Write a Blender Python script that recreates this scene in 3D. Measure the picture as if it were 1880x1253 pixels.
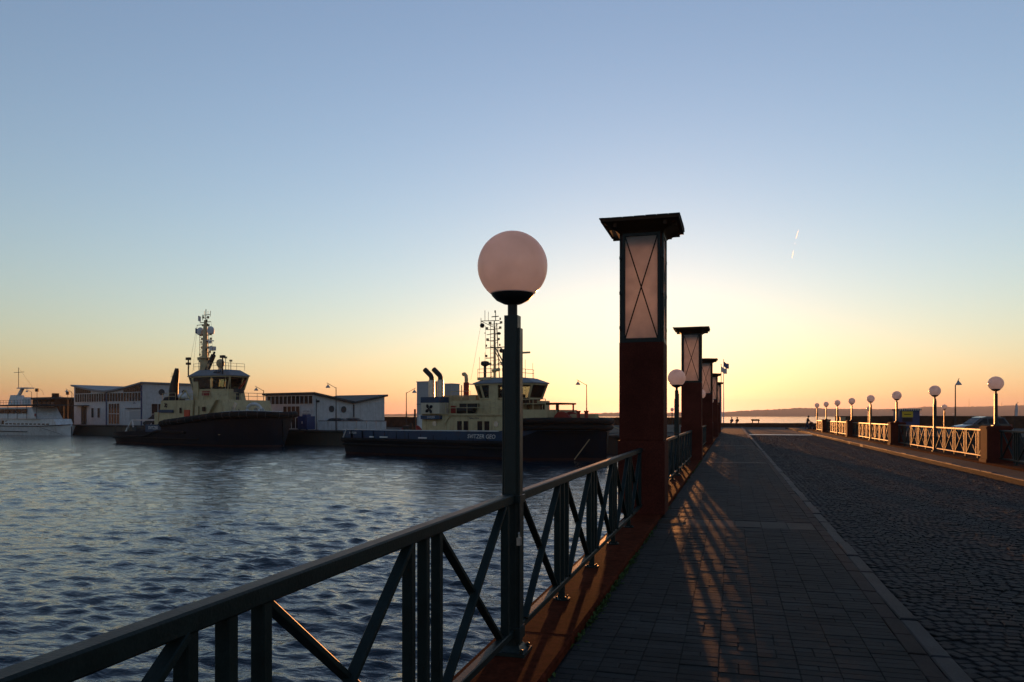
import bpy, bmesh, math, random
from mathutils import Vector, Matrix
R = math.radians
random.seed(7)
SC = bpy.context.scene
for o in list(bpy.data.objects): bpy.data.objects.remove(o)
COL = SC.collection

# ------------------------------------------------------------------ camera
EYE = 1.66
YAW = R(16.0)
FPX = 1410.0                      # focal length in pixels of a 1880 wide picture
cam_d = bpy.data.cameras.new('camera'); cam = bpy.data.objects.new('camera', cam_d); COL.objects.link(cam)
cam.location = (0, 0, EYE); cam.rotation_euler = (R(90), 0, YAW)
cam_d.sensor_width = 36; cam_d.lens = 27.0; cam_d.shift_y = 0.0729
cam_d.clip_start = 0.05; cam_d.clip_end = 60000
SC.camera = cam
# ------------------------------------------------------------------ sky and sun
SUN_AZ, SUN_EL = R(6.4), R(1.45)   # azimuth to the left of the bridge axis (+Y)
w = bpy.data.worlds.new('World'); SC.world = w; w.use_nodes = True
nt = w.node_tree
bg = nt.nodes['Background']
sky = nt.nodes.new('ShaderNodeTexSky'); sky.sky_type = 'NISHITA'; sky.sun_disc = False
sky.sun_elevation = SUN_EL; sky.sun_rotation = -SUN_AZ
sky.altitude = 0; sky.air_density = 1.4; sky.dust_density = 0.4; sky.ozone_density = 3.0
# white balance and a softer saturation, the same for the whole sky
wb = nt.nodes.new('ShaderNodeMix'); wb.data_type = 'RGBA'; wb.blend_type = 'MULTIPLY'; wb.inputs[0].default_value = 1; wb.inputs[7].default_value = (0.675, 0.88, 1.0, 1)
bw = nt.nodes.new('ShaderNodeRGBToBW'); ds = nt.nodes.new('ShaderNodeMix'); ds.data_type = 'RGBA'; ds.inputs[0].default_value = 0.60
nt.links.new(sky.outputs[0], wb.inputs[6]); nt.links.new(wb.outputs[2], bw.inputs[0]); nt.links.new(bw.outputs[0], ds.inputs[6]); nt.links.new(wb.outputs[2], ds.inputs[7])
nt.links.new(ds.outputs[2], bg.inputs[0])
bg.inputs[1].default_value = 0.15
sun_d = bpy.data.lights.new('sun', 'SUN'); sun_d.energy = 1.35; sun_d.angle = R(0.53); sun_d.color = (1.0, 0.38, 0.11)
sun = bpy.data.objects.new('sun', sun_d); COL.objects.link(sun)
sd = Vector((-math.sin(SUN_AZ)*math.cos(SUN_EL), math.cos(SUN_AZ)*math.cos(SUN_EL), math.sin(SUN_EL)))
sun.rotation_euler = sd.to_track_quat('Z', 'Y').to_euler(); sun.location = (0, 0, 60)
vs = SC.view_settings
vs.view_transform = 'Standard'; vs.look = 'None'; vs.gamma = 1.0; vs.use_curve_mapping = False
vs.exposure = 2.32
SC.cycles.max_bounces = 6; SC.cycles.volume_bounces = 0

CT, ST = math.cos(YAW), math.sin(YAW)
def C(xc, zc):                    # metres right of / ahead of the camera -> world x, y
    return (xc*CT - zc*ST, xc*ST + zc*CT)
def A(px, d):                     # picture column and distance -> world x, y
    return C((px-940)/FPX*d, d)
def inview(x, y, z):
    xc = x*CT + y*ST; zc = -x*ST + y*CT
    if zc < 0.3: return None
    u = 940 + FPX*xc/zc; v = 763.5 - FPX*(z-EYE)/zc
    return zc if (-15 < u < 1895 and -15 < v < 1268) else None

# ------------------------------------------------------------------ materials
M = {}
def mat(name, col, rough=0.6, metal=0.0, var=0.0, scale=6.0, bump=0.0, bscale=60.0, spec=0.3, col2=None, thresh=None, coat=0.0, obj_var=0.0, trans=0.0, macro=0.0):
    m = bpy.data.materials.new(name); m.use_nodes = True; t = m.node_tree; n = t.nodes; L = t.links
    b = n['Principled BSDF']
    b.inputs['Roughness'].default_value = rough; b.inputs['Metallic'].default_value = metal
    b.inputs['Specular IOR Level'].default_value = spec; b.inputs['Coat Weight'].default_value = coat
    b.inputs['Transmission Weight'].default_value = trans
    c = (*col, 1)
    geo = n.new('ShaderNodeNewGeometry')
    last = None
    if var or col2:
        nz = n.new('ShaderNodeTexNoise'); nz.inputs['Scale'].default_value = scale; nz.inputs['Detail'].default_value = 6
        nz.inputs['Roughness'].default_value = 0.65
        L.new(geo.outputs['Position'], nz.inputs['Vector'])
        rmp = n.new('ShaderNodeValToRGB')
        c2 = col2 if col2 else tuple(x*(1+var) for x in col)
        c1 = col if col2 else tuple(x*(1-var) for x in col)
        lo, hi = thresh if thresh else (0.3, 0.7)
        rmp.color_ramp.elements[0].position = lo; rmp.color_ramp.elements[1].position = hi
        rmp.color_ramp.elements[0].color = (*c1, 1); rmp.color_ramp.elements[1].color = (*c2, 1)
        L.new(nz.outputs['Fac'], rmp.inputs['Fac']); last = rmp.outputs['Color']
        mr = n.new('ShaderNodeMapRange'); mr.inputs[3].default_value = max(0.02, rough-0.12); mr.inputs[4].default_value = min(1, rough+0.12)
        L.new(nz.outputs['Fac'], mr.inputs[0]); L.new(mr.outputs[0], b.inputs['Roughness'])
    else:
        b.inputs['Base Color'].default_value = c
    if obj_var:
        oi = n.new('ShaderNodeObjectInfo'); mr2 = n.new('ShaderNodeMapRange')
        mr2.inputs[3].default_value = 1-obj_var; mr2.inputs[4].default_value = 1+obj_var
        L.new(oi.outputs['Random'], mr2.inputs[0])
        mx = n.new('ShaderNodeMix'); mx.data_type = 'RGBA'; mx.blend_type = 'MULTIPLY'; mx.inputs[0].default_value = 1
        if last: L.new(last, mx.inputs[6])
        else: mx.inputs[6].default_value = c
        L.new(mr2.outputs[0], mx.inputs[7]); last = mx.outputs[2]
    if macro:
        nm = n.new('ShaderNodeTexNoise'); nm.inputs['Scale'].default_value = 1.1; nm.inputs['Detail'].default_value = 7; nm.inputs['Roughness'].default_value = 0.7
        L.new(geo.outputs['Position'], nm.inputs['Vector'])
        mm = n.new('ShaderNodeMapRange'); mm.inputs[1].default_value = .32; mm.inputs[2].default_value = .68; mm.inputs[3].default_value = 1-macro; mm.inputs[4].default_value = 1+macro
        L.new(nm.outputs['Fac'], mm.inputs[0])
        mx3 = n.new('ShaderNodeMix'); mx3.data_type = 'RGBA'; mx3.blend_type = 'MULTIPLY'; mx3.inputs[0].default_value = 1
        if last: L.new(last, mx3.inputs[6])
        else: mx3.inputs[6].default_value = c
        L.new(mm.outputs[0], mx3.inputs[7]); last = mx3.outputs[2]
    if last: L.new(last, b.inputs['Base Color'])
    if bump:
        nb = n.new('ShaderNodeTexNoise'); nb.inputs['Scale'].default_value = bscale; nb.inputs['Detail'].default_value = 5
        L.new(geo.outputs['Position'], nb.inputs['Vector'])
        bp = n.new('ShaderNodeBump'); bp.inputs['Strength'].default_value = bump; bp.inputs['Distance'].default_value = 0.02
        L.new(nb.outputs['Fac'], bp.inputs['Height']); L.new(bp.outputs['Normal'], b.inputs['Normal'])
    M[name] = m
    return m
def streaks(name, rust):
    # rain and rust streaks running down from the top edges
    m = M[name]; t = m.node_tree; n = t.nodes; L = t.links; b = n['Principled BSDF']
    src = b.inputs['Base Color'].links[0].from_socket
    tc = n.new('ShaderNodeTexCoord'); mp = n.new('ShaderNodeMapping'); mp.inputs['Scale'].default_value = (2.6, 2.6, .22)
    nz = n.new('ShaderNodeTexNoise'); nz.inputs['Scale'].default_value = 1.3; nz.inputs['Detail'].default_value = 6; nz.inputs['Roughness'].default_value = .7
    L.new(tc.outputs['Object'], mp.inputs['Vector']); L.new(mp.outputs[0], nz.inputs['Vector'])
    mr = n.new('ShaderNodeMapRange'); mr.inputs[1].default_value = .52; mr.inputs[2].default_value = .74; mr.inputs[4].default_value = .75
    L.new(nz.outputs['Fac'], mr.inputs[0])
    mx = n.new('ShaderNodeMix'); mx.data_type = 'RGBA'; L.new(mr.outputs[0], mx.inputs[0]); L.new(src, mx.inputs[6]); mx.inputs[7].default_value = (*rust, 1); L.new(mx.outputs[2], b.inputs['Base Color'])
mat('rail_green', (0.0105, 0.0185, 0.0180), 0.5, var=0.25, scale=9, bump=0.12, bscale=90, spec=0.12)
mat('post_green', (0.009, 0.0165, 0.016), 0.45, var=0.25, scale=7, bump=0.12, bscale=80)
mat('lantern_frame', (0.010, 0.013, 0.012), 0.55, var=0.25, bump=0.08)
mat('black_metal', (0.012, 0.012, 0.013), 0.5, var=0.2, bump=0.05)
mat('red_granite', (0.075, 0.018, 0.012), 0.8, var=0.5, scale=70, bump=0.16, bscale=160, spec=0.04, macro=0.3)
mat('red_curb', (0.075, 0.018, 0.009), 0.95, var=0.45, scale=14, bump=0.22, bscale=110, spec=0.006, macro=0.35)
mat('paver', (0.019, 0.0195, 0.0195), 0.8, var=0.3, scale=18, bump=0.35, bscale=130, obj_var=0.25, spec=0.1, macro=0.35)
mat('paver_red', (0.026, 0.019, 0.018), 0.8, var=0.3, scale=18, bump=0.35, bscale=130, obj_var=0.15, spec=0.1, macro=0.3)
mat('slab', (0.024, 0.024, 0.024), 0.75, var=0.3, scale=9, bump=0.35, bscale=90, obj_var=0.15, spec=0.1, macro=0.3)
mat('kerb_granite', (0.030, 0.031, 0.034), 0.7, var=0.3, scale=40, bump=0.4, bscale=120, obj_var=0.15, spec=0.1, macro=0.3)
mat('sett', (0.014, 0.0145, 0.016), 0.72, var=0.4, scale=30, bump=0.4, bscale=90, obj_var=0.3, spec=0.1, macro=0.4)
mat('joint', (0.0115, 0.0115, 0.011), 0.95, var=0.4, scale=25, bump=0.6, bscale=60, spec=0.1)
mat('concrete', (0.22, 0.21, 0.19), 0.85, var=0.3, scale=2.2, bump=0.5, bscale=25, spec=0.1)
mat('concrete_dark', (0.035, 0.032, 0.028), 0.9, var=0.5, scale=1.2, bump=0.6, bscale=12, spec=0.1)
mat('quay_face', (0.05, 0.045, 0.035), 0.55, var=0.15, scale=1.6)
streaks('quay_face', (0.09, 0.045, 0.02))
mat('asphalt', (0.03, 0.03, 0.031), 0.85, var=0.3, scale=3, bump=0.5, bscale=60, spec=0.1)
mat('white_wall', (0.40, 0.42, 0.44), 0.55, var=0.15, scale=1.6)
streaks('white_wall', (0.22, 0.21, 0.19))
mat('white_paint', (0.52, 0.53, 0.53), 0.55, var=0.15, scale=1.6)
streaks('white_paint', (0.24, 0.19, 0.14))
mat('cream', (0.43, 0.355, 0.20), 0.55, var=0.15, scale=1.6)
streaks('cream', (0.17, 0.11, 0.055))
mat('ivory', (0.46, 0.41, 0.31), 0.55, var=0.15, scale=1.6)
streaks('ivory', (0.22, 0.16, 0.10))
mat('cream_dark', (0.40, 0.33, 0.19), 0.5, var=0.2, scale=2)
mat('navy', (0.005, 0.008, 0.015), 0.6, var=0.2, scale=1.6, spec=0.12)
streaks('navy', (0.014, 0.010, 0.008))
mat('blue_band', (0.022, 0.046, 0.09), 0.55, var=0.15, scale=1.6)
streaks('blue_band', (0.03, 0.03, 0.035))
mat('rubber', (0.010, 0.010, 0.011), 0.8, var=0.3, scale=3, bump=0.4, bscale=15, spec=0.12)
mat('boot_red', (0.035, 0.012, 0.009), 0.7, var=0.4, scale=2)
mat('deck_green', (0.05, 0.06, 0.05), 0.8, var=0.3)
mat('steel', (0.45, 0.43, 0.40), 0.35, metal=0.8, var=0.2, scale=4)
mat('dark_red', (0.22, 0.02, 0.015), 0.5, var=0.2)
mat('orange_red', (0.45, 0.05, 0.02), 0.5)
mat('roof_dark', (0.045, 0.05, 0.055), 0.7, var=0.2, scale=1, spec=0.1)
mat('roof_grey', (0.14, 0.16, 0.18), 0.6, var=0.2, scale=0.6)
mat('frame_white', (0.45, 0.46, 0.46), 0.5, var=0.1)
mat('glass', (0.010, 0.012, 0.015), 0.12, spec=0.12)
mat('blue_box', (0.012, 0.035, 0.12), 0.5, var=0.2, scale=2)
mat('yellow', (0.62, 0.42, 0.02), 0.5)
mat('timber_dark', (0.05, 0.025, 0.014), 0.7, var=0.3, scale=4, spec=0.1)
mat('wall_brown', (0.055, 0.03, 0.02), 0.9, var=0.45, scale=1.5, bump=0.6, bscale=10, spec=0.1)
mat('car_silver', (0.35, 0.37, 0.40), 0.28, metal=0.5, coat=0.6)
mat('car_dark', (0.03, 0.035, 0.042), 0.28, metal=0.3, coat=0.8)
mat('tyre', (0.012, 0.012, 0.012), 0.85)
mat('cloth_dark', (0.02, 0.02, 0.025), 0.9, var=0.2, scale=20)
mat('cloth_blue', (0.03, 0.045, 0.08), 0.9, var=0.2, scale=20)
mat('skin', (0.35, 0.2, 0.14), 0.6)
mat('hair', (0.02, 0.014, 0.01), 0.7)
mat('weed', (0.045, 0.075, 0.015), 0.8, var=0.4, scale=30)
mat('soil', (0.03, 0.024, 0.018), 0.95, var=0.4, scale=30, bump=0.8, bscale=60, spec=0.1)
mat('hill', (0.045, 0.05, 0.03), 0.95, var=0.4, scale=0.01)
mat('text_white', (0.6, 0.6, 0.58), 0.6)
mat('text_dark', (0.02, 0.03, 0.06), 0.6)
mat('flag_cloth', (0.55, 0.50, 0.5), 0.8)
mat('flag_blue', (0.03, 0.08, 0.2), 0.8)
mat('grey_cab', (0.30, 0.31, 0.32), 0.6, var=0.1)
mat('brass_box', (0.40, 0.28, 0.16), 0.6)
def translucent(name, col, tw, rough):
    m = bpy.data.materials.new(name); m.use_nodes = True; t = m.node_tree; n = t.nodes; L = t.links
    b = n['Principled BSDF']; b.inputs['Base Color'].default_value = (*col, 1); b.inputs['Roughness'].default_value = rough
    tr = n.new('ShaderNodeBsdfTranslucent'); tr.inputs[0].default_value = (*col, 1)
    geo = n.new('ShaderNodeNewGeometry'); nz = n.new('ShaderNodeTexNoise'); nz.inputs['Scale'].default_value = 5; nz.inputs['Detail'].default_value = 5
    L.new(geo.outputs['Position'], nz.inputs['Vector'])
    mr = n.new('ShaderNodeMapRange'); mr.inputs[1].default_value = .3; mr.inputs[2].default_value = .7; mr.inputs[3].default_value = .82; mr.inputs[4].default_value = 1.0
    L.new(nz.outputs['Fac'], mr.inputs[0])
    mc = n.new('ShaderNodeMix'); mc.data_type = 'RGBA'; mc.blend_type = 'MULTIPLY'; mc.inputs[0].default_value = 1
    mc.inputs[6].default_value = (*col, 1); L.new(mr.outputs[0], mc.inputs[7])
    L.new(mc.outputs[2], tr.inputs[0]); L.new(mc.outputs[2], b.inputs['Base Color'])
    mx = n.new('ShaderNodeMixShader'); mx.inputs[0].default_value = tw
    L.new(b.outputs[0], mx.inputs[1]); L.new(tr.outputs[0], mx.inputs[2]); L.new(mx.outputs[0], n['Material Output'].inputs[0])
    M[name] = m
translucent('opal', (0.93, 0.86, 0.82), 0.70, 0.16)
translucent('lantern_pane', (0.97, 0.90, 0.84), 0.85, 0.35)
def glass_clear():
    m = bpy.data.materials.new('window_glass'); m.use_nodes = True; t = m.node_tree; n = t.nodes; L = t.links
    n.remove(n['Principled BSDF'])
    g = n.new('ShaderNodeBsdfGlossy'); g.inputs['Roughness'].default_value = 0.03; g.inputs['Color'].default_value = (0.8, 0.85, 0.9, 1)
    tr = n.new('ShaderNodeBsdfTransparent'); tr.inputs[0].default_value = (0.62, 0.66, 0.62, 1)
    fr = n.new('ShaderNodeFresnel'); fr.inputs[0].default_value = 1.5
    mx = n.new('ShaderNodeMixShader'); L.new(fr.outputs[0], mx.inputs[0]); L.new(tr.outputs[0], mx.inputs[1]); L.new(g.outputs[0], mx.inputs[2])
    L.new(mx.outputs[0], n['Material Output'].inputs[0]); M['window_glass'] = m
glass_clear()

# ------------------------------------------------------------------ mesh builder
class MB:
    def __init__(s): s.v = []; s.f = []
    def add(s, vs, fs, mtx=None):
        o = len(s.v)
        if mtx is not None: vs = [tuple(mtx @ Vector(p)) for p in vs]
        s.v += [tuple(p) for p in vs]; s.f += [tuple(i+o for i in f) for f in fs]; return s
    def box(s, x0, x1, y0, y1, z0, z1, mtx=None):
        return s.add([(x0,y0,z0),(x1,y0,z0),(x1,y1,z0),(x0,y1,z0),(x0,y0,z1),(x1,y0,z1),(x1,y1,z1),(x0,y1,z1)],
                     [(3,2,1,0),(4,5,6,7),(0,1,5,4),(1,2,6,5),(2,3,7,6),(3,0,4,7)], mtx)
    def bar(s, p, q, wx, wz, ch=0.0, up=(0,0,1)):     # rectangular bar between two points, wx across, wz along 'up'; optional chamfer
        p = Vector(p); q = Vector(q); d = (q-p).normalized(); u = Vector(up)
        if abs(d.dot(u)) > 0.999: u = Vector((0,1,0))
        a = d.cross(u).normalized(); b = a.cross(d).normalized(); hx, hz = wx/2, wz/2
        if ch: sec = [(hx,-hz+ch),(hx,hz-ch),(hx-ch,hz),(-hx+ch,hz),(-hx,hz-ch),(-hx,-hz+ch),(-hx+ch,-hz),(hx-ch,-hz)]
        else: sec = [(hx,-hz),(hx,hz),(-hx,hz),(-hx,-hz)]
        n = len(sec)
        vs = [p+a*i+b*j for i,j in sec]+[q+a*i+b*j for i,j in sec]
        fs = [(i,(i+1)%n,n+(i+1)%n,n+i) for i in range(n)]+[tuple(range(n-1,-1,-1)), tuple(range(n,2*n))]
        return s.add(vs, fs)
    def tube(s, p, q, r, r2=None, n=8, cap=True):
        p = Vector(p); q = Vector(q); r2 = r if r2 is None else r2; d = (q-p).normalized()
        u = Vector((0,0,1)) if abs(d.z) < 0.95 else Vector((1,0,0))
        a = d.cross(u).normalized(); b = a.cross(d)
        ring = [(math.cos(2*math.pi*i/n), math.sin(2*math.pi*i/n)) for i in range(n)]
        vs = [p+(a*c+b*e)*r for c,e in ring]+[q+(a*c+b*e)*r2 for c,e in ring]
        fs = [(i,(i+1)%n,n+(i+1)%n,n+i) for i in range(n)]
        if cap: fs += [tuple(range(n-1,-1,-1)), tuple(range(n,2*n))]
        return s.add(vs, fs)
    def sweep(s, pts, r, n=8, closed=False):
        pts = [Vector(p) for p in pts]; o = len(s.v); N = len(pts)
        for i, p in enumerate(pts):
            d = (pts[(i+1) % N if closed else min(i+1,N-1)] - pts[(i-1) % N if closed else max(i-1,0)]).normalized()
            u = Vector((0,0,1)) if abs(d.z) < 0.95 else Vector((1,0,0))
            a = d.cross(u).normalized(); b = a.cross(d)
            rr = r[i] if isinstance(r, (list, tuple)) else r
            s.v += [tuple(p+(a*math.cos(2*math.pi*k/n)+b*math.sin(2*math.pi*k/n))*rr) for k in range(n)]
        for i in range(N if closed else N-1):
            j = (i+1) % N
            s.f += [(o+i*n+k, o+i*n+(k+1)%n, o+j*n+(k+1)%n, o+j*n+k) for k in range(n)]
        if not closed:
            s.f += [tuple(o+k for k in range(n-1,-1,-1)), tuple(o+(N-1)*n+k for k in range(n))]
        return s
    def lathe(s, prof, n=16, mtx=None):               # prof: (r, z) bottom to top
        vs = []; fs = []; m = len(prof)
        for r, z in prof: vs += [(r*math.cos(2*math.pi*k/n), r*math.sin(2*math.pi*k/n), z) for k in range(n)]
        for i in range(m-1):
            fs += [(i*n+k, i*n+(k+1)%n, (i+1)*n+(k+1)%n, (i+1)*n+k) for k in range(n)]
        fs += [tuple(range(n-1,-1,-1)), tuple((m-1)*n+k for k in range(n))]
        return s.add(vs, fs, mtx)
    def prism(s, poly, z0, z1, mtx=None):             # vertical prism from an xy polygon
        n = len(poly)
        return s.add([(x,y,z0) for x,y in poly]+[(x,y,z1) for x,y in poly],
                     [(i,(i+1)%n,n+(i+1)%n,n+i) for i in range(n)]+[tuple(range(n-1,-1,-1)), tuple(range(n,2*n))], mtx)
    def loft(s, loops, cap=True):                     # equal length vertex loops
        n = len(loops[0]); o = len(s.v)
        for l in loops: s.v += [tuple(p) for p in l]
        for i in range(len(loops)-1):
            s.f += [(o+i*n+k, o+i*n+(k+1)%n, o+(i+1)*n+(k+1)%n, o+(i+1)*n+k) for k in range(n)]
        if cap: s.f += [tuple(o+k for k in range(n-1,-1,-1)), tuple(o+(len(loops)-1)*n+k for k in range(n))]
        return s
    def sphere(s, c, r, n=16, m=10, sz=1.0):
        prof = [(max(1e-4, r*math.sin(math.pi*i/m)), -r*sz*math.cos(math.pi*i/m)) for i in range(m+1)]
        return s.lathe(prof, n, Matrix.Translation(c))
    def mesh(s, name, m, smooth=False):
        me = bpy.data.meshes.new(name); me.from_pydata(s.v, [], s.f); me.validate()
        bm = bmesh.new(); bm.from_mesh(me); bmesh.ops.recalc_face_normals(bm, faces=bm.faces); bm.to_mesh(me); bm.free()
        me.materials.append(M[m] if isinstance(m, str) else m)
        if smooth:
            me.polygons.foreach_set('use_smooth', [True]*len(me.polygons))
            if smooth != 'all': me.set_sharp_from_angle(angle=R(40))
        return me
    def build(s, name, m, parent=None, smooth=False):
        return inst(name, s.mesh(name, m, smooth), parent)
def inst(name, me, parent=None, loc=None, rz=None):
    o = bpy.data.objects.new(name, me); COL.objects.link(o)
    if parent: o.parent = parent
    if loc: o.location = loc
    if rz is not None: o.rotation_euler = (0,0,rz)
    return o
def tag(o, label, cat, group=None):
    o['label'] = label; o['category'] = cat
    if group: o['group'] = group
    return o
def thing(name, label, cat, loc=(0,0,0), rz=0, group=None):
    o = bpy.data.objects.new(name, None); COL.objects.link(o); o.location = loc; o.rotation_euler = (0,0,rz); o.empty_display_size = .3
    return tag(o, label, cat, group)
def struct(o): o['kind'] = 'structure'; return o
def stuff(o): o['kind'] = 'stuff'; return o
def copy_tree(o, parent=None):
    c = o.copy(); COL.objects.link(c); c.parent = parent
    for ch in list(o.children): copy_tree(ch, c)
    return c
def text_mesh(txt, size, m, parent, mtx, name='lettering', ext=0.004, shear=0.0, align='CENTER'):
    cu = bpy.data.curves.new('t', 'FONT'); cu.body = txt; cu.size = size; cu.extrude = ext; cu.shear = shear; cu.align_x = align; cu.align_y = 'CENTER'; cu.resolution_u = 3
    to = bpy.data.objects.new('t', cu); COL.objects.link(to); bpy.context.view_layer.update()
    me = bpy.data.meshes.new_from_object(to.evaluated_get(bpy.context.evaluated_depsgraph_get()))
    bpy.data.objects.remove(to); me.materials.clear(); me.materials.append(M[m])
    o = inst(name, me, parent); o.matrix_local = mtx; return o

# ------------------------------------------------------------------ water, land, bridge deck
def water_mat():
    m = bpy.data.materials.new('water'); m.use_nodes = True; t = m.node_tree; n = t.nodes; L = t.links
    b = n['Principled BSDF']; b.inputs['Base Color'].default_value = (0.004, 0.014, 0.024, 1); b.inputs['Roughness'].default_value = 0.06; b.inputs['IOR'].default_value = 1.33
    geo = n.new('ShaderNodeNewGeometry'); prev = None
    def layer(scale, dist, det, rot, sx, sy, prev):
        mp = n.new('ShaderNodeMapping'); mp.inputs['Rotation'].default_value = (0,0,R(rot)); mp.inputs['Scale'].default_value = (sx, sy, 1)
        L.new(geo.outputs['Position'], mp.inputs['Vector'])
        nz = n.new('ShaderNodeTexNoise'); nz.inputs['Scale'].default_value = scale; nz.inputs['Detail'].default_value = det; nz.inputs['Roughness'].default_value = 0.55; nz.inputs['Distortion'].default_value = 0.4
        L.new(mp.outputs[0], nz.inputs['Vector'])
        bp = n.new('ShaderNodeBump'); bp.inputs['Strength'].default_value = 1.0; bp.inputs['Distance'].default_value = dist
        L.new(nz.outputs['Fac'], bp.inputs['Height'])
        if prev: L.new(prev.outputs[0], bp.inputs['Normal'])
        return bp
    p = layer(1.6, 0.07, 3, -12, 0.6, 1.5, None)
    p = layer(6.0, 0.018, 3, 30, 0.8, 1.3, p)
    L.new(p.outputs[0], b.inputs['Normal']); M['water'] = m
water_mat()
WZ = -2.2
import numpy as np
mb = MB(); S = 5900
mb.add([(-S,-S,WZ-.1),(S,-S,WZ-.1),(S,S,WZ-.1),(-S,S,WZ-.1)], [(0,1,2,3)])
water = struct(mb.build('water', 'water'))
def waves():
    """rippled surface of the harbour basin: finer close to the bridge, coarser towards the quay"""
    rng = np.random.default_rng(5)
    d = 3.0*np.exp(np.arange(0, 720)*np.log(185/3.0)/719)
    az = np.radians(np.linspace(-53, 23, 950))
    D, AZ = np.meshgrid(d, az, indexing='ij')
    xc, zc = D*np.sin(AZ), D*np.cos(AZ)
    X = xc*CT - zc*ST; Y = xc*ST + zc*CT
    Z = np.zeros_like(X); step = np.maximum(D*np.log(185/3.0)/719, D*np.radians(76)/950)
    lam = 0.20*np.exp(rng.uniform(0, np.log(1.8/0.17), 90))
    patch = 0.88+0.28*np.sin(X*.13+Y*.06+1)*np.sin(Y*.10-X*.03)+0.12*np.sin(X*.37-Y*.22)*np.sin(Y*.31)
    for l in lam:
        th = R(98)+rng.normal()*0.5; k = 2*np.pi/l; ph = rng.uniform(0, 6.28)
        sl = 0.038*(1.0 if l < 0.7 else 0.5)
        amp = sl/k*np.clip((l/step-2.0)/1.5, 0, 1)
        Z += amp*np.sin(k*(X*np.cos(th)+Y*np.sin(th))+ph)
    Z = Z*patch
    Z = Z + 0.9*np.clip(Z,0,None)**2/0.08*0.35           # slightly peaked crests
    n, m = X.shape
    co = np.stack([X, Y, Z+WZ], -1).reshape(-1, 3).astype(np.float32)
    i = np.arange(n*m).reshape(n, m)
    f = np.stack([i[:-1,:-1], i[:-1,1:], i[1:,1:], i[1:,:-1]], -1).reshape(-1, 4).astype(np.int32)
    keep = (X < 1.0)[:-1,:-1].reshape(-1); f = f[keep]
    me = bpy.data.meshes.new('ripples'); me.vertices.add(len(co)); me.vertices.foreach_set('co', co.ravel())
    me.loops.add(f.size); me.loops.foreach_set('vertex_index', f[:, ::-1].ravel()); me.polygons.add(len(f))
    me.polygons.foreach_set('loop_start', np.arange(0, f.size, 4, dtype=np.int32)); me.polygons.foreach_set('use_smooth', np.ones(len(f), bool))
    me.update(calc_edges=True); me.validate(); me.materials.append(M['water'])
    struct(inst('water', me))
waves()

T2O = C(-18.2, 84.0)                                # origin of the moored tug's frame; quay runs along U
U = Vector((.834*CT+.552*ST, .834*ST-.552*CT)); V = Vector((-U.y, U.x))
QROT = math.atan2(U.y, U.x)
def Q(s, t): return (T2O[0]+U.x*s+V.x*t, T2O[1]+U.y*s+V.y*t)
QZ = -0.32
# quay on the left: apron slab with a stone face
q = [Q(-260, 22), Q(-58, 22), Q(-50, 10.3), Q(41, 10.3), (-1.7, 130), Q(-260, 85)]
mb = MB(); mb.prism(q, -6, QZ-0.25); struct(mb.build('quay_wall', 'quay_face'))
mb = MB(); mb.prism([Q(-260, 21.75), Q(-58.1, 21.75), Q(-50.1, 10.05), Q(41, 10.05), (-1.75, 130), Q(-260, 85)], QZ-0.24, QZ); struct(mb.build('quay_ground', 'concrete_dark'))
# land at the far end of the bridge
mb = MB(); mb.prism([(-1.70, 79.2), (8.85, 79.2), (8.9, 73), (240, 60), (240, 131), (-1.70, 129)], -6, -0.12); struct(mb.build('plaza_ground', 'asphalt'))

# bridge deck
BX0, BX1, BY0, BY1 = -1.64, 8.8, -22.0, 79.0
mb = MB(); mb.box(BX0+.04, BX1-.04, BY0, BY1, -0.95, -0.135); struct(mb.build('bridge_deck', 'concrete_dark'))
def brick_mat(name, col, mortar, bw, bh, rot=0):
    m = bpy.data.materials.new(name); m.use_nodes = True; t = m.node_tree; n = t.nodes; L = t.links
    b = n['Principled BSDF']; b.inputs['Roughness'].default_value = .85; b.inputs['Specular IOR Level'].default_value = .1
    geo = n.new('ShaderNodeNewGeometry'); br = n.new('ShaderNodeTexBrick')
    br.inputs['Scale'].default_value = 1; br.inputs['Brick Width'].default_value = bw; br.inputs['Row Height'].default_value = bh
    br.inputs['Mortar Size'].default_value = .006; br.inputs['Color1'].default_value = (*col,1); br.inputs['Color2'].default_value = (*[c*.7 for c in col],1); br.inputs['Mortar'].default_value = (*mortar,1)
    nz = n.new('ShaderNodeTexNoise'); nz.inputs['Scale'].default_value = 1.2; nz.inputs['Detail'].default_value = 6
    L.new(geo.outputs['Position'], nz.inputs['Vector']); L.new(geo.outputs['Position'], br.inputs['Vector'])
    mr = n.new('ShaderNodeMapRange'); mr.inputs[1].default_value=.3; mr.inputs[2].default_value=.7; mr.inputs[3].default_value=.75; mr.inputs[4].default_value=1.2; L.new(nz.outputs['Fac'], mr.inputs[0])
    mx = n.new('ShaderNodeMix'); mx.data_type='RGBA'; mx.blend_type='MULTIPLY'; mx.inputs[0].default_value=1
    L.new(br.outputs['Color'], mx.inputs[6]); L.new(mr.outputs[0], mx.inputs[7]); L.new(mx.outputs[2], b.inputs['Base Color'])
    bp = n.new('ShaderNodeBump'); bp.inputs['Strength'].default_value=.6; bp.inputs['Distance'].default_value=.01; bp.invert = True
    L.new(br.outputs['Fac'], bp.inputs['Height'])
    nb = n.new('ShaderNodeTexNoise'); nb.inputs['Scale'].default_value = 25; nb.inputs['Detail'].default_value = 4; L.new(geo.outputs['Position'], nb.inputs['Vector'])
    b2 = n.new('ShaderNodeBump'); b2.inputs['Strength'].default_value=.5; b2.inputs['Distance'].default_value=.012
    L.new(nb.outputs['Fac'], b2.inputs['Height']); L.new(bp.outputs[0], b2.inputs['Normal']); L.new(b2.outputs[0], b.inputs['Normal'])
    M[name] = m
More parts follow.
